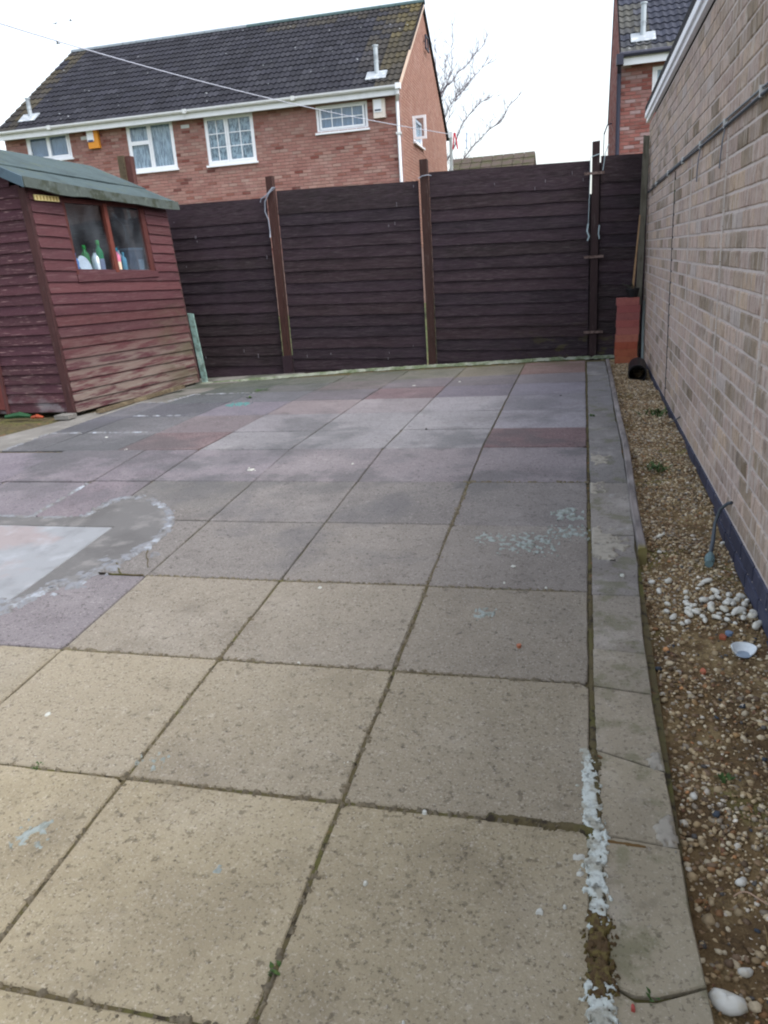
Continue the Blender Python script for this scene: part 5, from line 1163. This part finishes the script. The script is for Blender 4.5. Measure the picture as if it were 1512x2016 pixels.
tile_roof(h2, F2, 0, W2, eyf, ez2, m2 - .03, ZR2 - .02, [(.6, lin(52, 56, 70)), (.4, lin(45, 49, 62))], 110, 14, lambda u, v, c, r: mixc(c, lin(104, 102, 82), .5 * r.random() if u < .06 or v < .04 else 0), xa=0)
b = MB(); b.fbox(F2, .03, W2, -.265, -.235, 4.66, 4.84); b.build('fascia', upvc, h2)
b = MB(); b.fbox(F2, .03, W2, -.234, -.005, 4.70, 4.71); b.build('soffit', upvc_g, h2)
b = MB(); b.tube([F2(-.03, -.33, 4.85), F2(W2, -.33, 4.85)], .05, 8); b.build('gutter', navy, h2)
b = MB(); b.tube([F2(-.0, -.33, 4.84), F2(-.03, -.32, 4.72), F2(-.02, -.07, 4.55), F2(-.02, -.07, -.05)], .045, 10); b.fbox(F2, -.09, .05, -.42, -.25, 4.66, 4.86); b.build('downpipe', navy, h2)
window_unit(h2, F2, *HH[0], [(.04, .5, .04, .97), (.5, .96, .04, .97)], curtain_m)
def flue2(): 
    global m_
    flue(h2, F2, .46, .32, ez2 + (.32 - eyf) / (m2 - eyf) * (ZR2 - ez2) + .02, .62)
flue2()
b = MB(); b.tube([(.50, 24.0, 4.0), (.58, 24.0, 4.22), (.70, 24.0, 4.25)], .02, 6); b.tube([(.5, 24, 4.05), (.49, 24, 3.4), (.46, 24, 3.0)], .012, 5); b.build('line_bracket', navy, h2)
# low tiled garage roof beyond the fence
gr_ = thing('low_outbuilding', 'low outbuilding with mossy brown tiled roof just showing over the fence', 'outbuilding', (-1.9, 17, 0))
b = MB(); b.box(-2.6, -1.05, 16.1, 18.4, -.1, 2.3); b.build('wall', hmortar, gr_)
b = MB(); b.hexa([(-2.66, 15.9, 2.2), (-.97, 15.9, 2.2), (-.97, 17.2, 2.86), (-2.66, 17.2, 2.86), (-2.66, 15.9, 2.3), (-.97, 15.9, 2.3), (-.97, 17.2, 2.98), (-2.66, 17.2, 2.98)])
b.hexa([(-2.66, 17.201, 2.86), (-.97, 17.201, 2.86), (-.97, 18.5, 2.2), (-2.66, 18.5, 2.2), (-2.66, 17.201, 2.98), (-.97, 17.201, 2.98), (-.97, 18.5, 2.3), (-2.66, 18.5, 2.3)])
b.build('roof', mat('mossy roof', lin(78, 68, 62), layers=[('noise', lin(66, 66, 44), 5, .45, .6, .8)], bump=('noise', 30, .01)), gr_)
b = MB()
for r in range(5):
    for c in range(8):
        x = -2.65 + c * .21; y = 15.92 + r * .26; z = 2.31 + (y - 15.9) * .515 ; b.hexa([(x, y, z - .02), (x + .2, y, z - .02), (x + .2, y + .26, z + .11), (x, y + .26, z + .11), (x, y, z + .03), (x + .2, y, z + .03), (x + .2, y + .26, z + .15), (x, y + .26, z + .15)])
b.build('tiling', bpy.data.materials['mossy roof'], gr_, kind='stuff')
# white line post and washing line
t = thing('line_post', 'white post carrying the washing line beyond the fence', 'post', (-1.71, 11, 0))
b = MB(); b.tube([(-1.71, 11, -.1), (-1.71, 11, 2.60)], .02, 10); b.build('pole', upvc, t, smooth=True); b = MB(); b.box(-1.735, -1.685, 10.98, 11.02, 2.58, 2.65); b.build('head', upvc_g, t)
b = MB(); A = Vector((-3.752, 6.0, 2.805)); Bm = Vector((-2.93, 9.1, 2.765)); Cc = Vector((-1.728, 11, 2.625))
pts = []
for s in np.linspace(-.35, 1, 40):
    # one sagging span from the near upper left to the post
    L0_ = A.lerp(Cc, s); 
    q = Bm - A.lerp(Cc, .6); k = 1 - ((s - .6) / .6) ** 2 if s < .6 else 1 - ((s - .6) / .4) ** 2
    pts.append(L0_ + q * max(-1.2, k))
b.tube(pts, .004, 6); b.tube([(-1.70, 11, 2.625), (-1.2, 13.5, 2.88), (-.4, 17.6, 3.3), (.5, 23.9, 4.1)], .003, 5)
tag(b.build('washing_line', mat('line cord', lin(186, 190, 204), rough=.6), None, at=(-2.9, 9, 2.77), smooth=True), 'thin pale washing line crossing in front of the house to the white post', 'washing line')
t = thing('clothes_peg', 'red clothes peg hanging open on the line just right of the white post', 'clothes peg', (-1.67, 11.05, 2.6))
b = MB(); b.hexa([(-1.70, 11.04, 2.44), (-1.685, 11.04, 2.44), (-1.685, 11.06, 2.44), (-1.70, 11.06, 2.44), (-1.675, 11.04, 2.64), (-1.66, 11.04, 2.64), (-1.66, 11.06, 2.64), (-1.675, 11.06, 2.64)]); b.build('leg', pm(196, 40, 60), t)
b = MB(); b.hexa([(-1.635, 11.04, 2.44), (-1.62, 11.04, 2.44), (-1.62, 11.06, 2.44), (-1.635, 11.06, 2.44), (-1.668, 11.038, 2.64), (-1.652, 11.038, 2.64), (-1.652, 11.058, 2.64), (-1.668, 11.058, 2.64)]); b.build('leg', pm(196, 40, 60), t)
b = MB(); b.hexa([(-1.55, 11.3, 2.46), (-1.54, 11.3, 2.46), (-1.54, 11.32, 2.46), (-1.55, 11.32, 2.46), (-1.545, 11.3, 2.66), (-1.53, 11.3, 2.66), (-1.53, 11.32, 2.66), (-1.545, 11.32, 2.66)])
tag(b.build('clothes_peg', pm(150, 170, 200), None, at=(-1.54, 11.3, 2.6)), 'pale blue clothes peg on the line right of the red peg', 'clothes peg')

# bare tree beyond the house
tree = thing('bare_tree', 'leafless tree with thin upswept branches behind the gable of the house', 'tree', (-5.9, 30, -.1))
b = MB(); b.tube([(-5.9, 30, -.1), (-5.85, 30, 1.5), (-5.75, 30.1, 3.0), (-5.7, 30.1, 4.2)], [.2, .16, .14, .1], 9); b.build('trunk', bark, tree, smooth=True)
rr = random.Random(77)
limbs = [[(-5.72, 30.1, 3.8), (-5.3, 30, 5.6), (-5.05, 30, 6.75), (-5.1, 30, 8.2)], [(-5.3, 30, 5.6), (-4.95, 30, 6.5), (-4.56, 30, 7.25), (-4.45, 30, 8.6)], [(-5.3, 30, 5.4), (-5.0, 30, 6.3), (-4.85, 30, 7.0), (-4.7, 30, 7.7)],
         [(-5.5, 30.1, 4.6), (-4.9, 30, 5.75), (-4.5, 30, 6.35), (-4.2, 30, 6.7)], [(-5.5, 30.1, 4.3), (-4.85, 30, 5.3), (-4.55, 30, 6.2), (-4.3, 30.1, 6.55)],
         [(-5.4, 30.1, 3.7), (-4.6, 30, 4.7), (-4.2, 30, 5.6), (-3.75, 30, 6.0), (-3.3, 30, 6.25)], [(-5.6, 30.1, 3.0), (-4.7, 30, 3.9), (-4.1, 30, 4.6), (-3.55, 30, 5.1), (-2.9, 30, 5.45), (-2.5, 30, 6.0)],
         [(-5.0, 30, 6.5), (-4.4, 30.1, 7.1), (-3.9, 30.1, 7.5), (-3.4, 30.1, 8.0)], [(-4.5, 30, 6.3), (-3.9, 30, 6.9), (-3.3, 30, 7.3)]]
tw = MB()
for L_ in limbs:
    n = len(L_); r0 = .024 if n < 5 else .032
    pts = []
    for p, q in zip(L_, L_[1:]):
        for s in range(4): v = Vector(p).lerp(Vector(q), s / 4) + Vector((rr.uniform(-.04, .04), rr.uniform(-.1, .1), rr.uniform(-.03, .03))); pts.append(v)
    pts.append(Vector(L_[-1])); N = len(pts)
    b = MB(); b.tube(pts, [r0 * (1 - .85 * i / (N - 1)) for i in range(N)], 6); b.build('branch', bark, tree, smooth=True)
    for i in range(2, N):
        for _ in range(4):
            d = (pts[i] - pts[i - 1]).normalized(); a = Vector((rr.uniform(-1, 1), rr.uniform(-.8, .8), rr.uniform(-.2, 1))).normalized(); dd = (d * .8 + a * .9).normalized(); l = rr.uniform(.25, .8)
            p1 = pts[i] + dd * l * .5; p2 = p1 + (dd + Vector((rr.uniform(-.3, .3), 0, .3))).normalized() * l * .5
            tw.tube([pts[i], p1, p2], [.007, .005, .003], 4)
            if rr.random() < .6: tw.tube([p1, p1 + (dd + Vector((rr.uniform(-.9, .9), rr.uniform(-.5, .5), rr.uniform(0, .6)))).normalized() * l * .4], [.007, .003], 4)
for k in range(46):
    x = rr.uniform(-4.7, -3.9); tw.tube([(x, 30, 3.6), (x + rr.uniform(-.15, .15), 30, 4.05), (x + rr.uniform(-.3, .3), 30, rr.uniform(4.2, 4.7))], [.012, .009, .004], 4)
tw.build('twigs', bark, tree, kind='stuff')

# birds
def bird(x, y, z, s, yaw, lab, c):
    prof = [(-.55, .01, 0), (-.42, .05, .0), (-.2, .1, .0), (.1, .12, .01), (.32, .08, .03), (.42, .07, .04), (.5, .03, .04), (.56, .006, .035)]
    b = MB(); ca, sa = math.cos(yaw), math.sin(yaw); T = lambda p: (x + (p[0] * ca - p[1] * sa) * s, y + (p[0] * sa + p[1] * ca) * s, z + p[2] * s)
    v = []; n = 8
    for px, r, pz in prof:
        for k in range(n): a_ = 2 * math.pi * k / n; v.append(T((px, r * math.cos(a_), pz + r * .85 * math.sin(a_))))
    f = [tuple(reversed(range(n))), tuple(range((len(prof) - 1) * n, len(prof) * n))]
    for i in range(len(prof) - 1):
        for k in range(n): l = (k + 1) % n; f.append((i * n + k, i * n + l, (i + 1) * n + l, (i + 1) * n + k))
    b.mesh(v, f)
    for sd in (-1, 1):
        W_ = [(.22, .06, .05), (-.16, .06, .05), (.28, .5, .32), (-.06, .5, .30), (.1, 1.1, .20), (.02, 1.1, .19)]
        P = [T((a, c_ * sd, d)) for a, c_, d in W_] + [T((a, c_ * sd, d - .02)) for a, c_, d in W_]
        ff = [(0, 1, 3, 2), (2, 3, 5, 4), (6, 8, 9, 7), (8, 10, 11, 9), (0, 2, 8, 6), (2, 4, 10, 8), (1, 7, 9, 3), (3, 9, 11, 5), (4, 5, 11, 10)]
        b.mesh(P, ff)
    b.mesh([T(p) for p in [(-.45, -.03, .01), (-.45, .03, .01), (-.8, .12, .0), (-.8, -.12, .0), (-.45, -.03, -.02), (-.45, .03, -.02), (-.8, .12, -.015), (-.8, -.12, -.015)]], [(0, 1, 2, 3), (7, 6, 5, 4), (0, 3, 7, 4), (1, 5, 6, 2), (2, 6, 7, 3)])
    tag(b.build('bird', c, None, at=(x, y, z), smooth=False), lab, 'bird')
bm = mat('grey feathers', lin(120, 124, 134)); bd = mat('dark feathers', lin(84, 84, 92))
bird(-26.377, 40, 13.746, .17, 1.2, 'small grey bird in the sky, leftmost of the three', bm); bird(-25.472, 40, 13.768, .17, .4, 'small dark bird in the sky, upper right of the three', bd); bird(-26.428, 40, 12.859, .24, .2, 'pale grey bird flying lowest above the left end of the roof', bm)
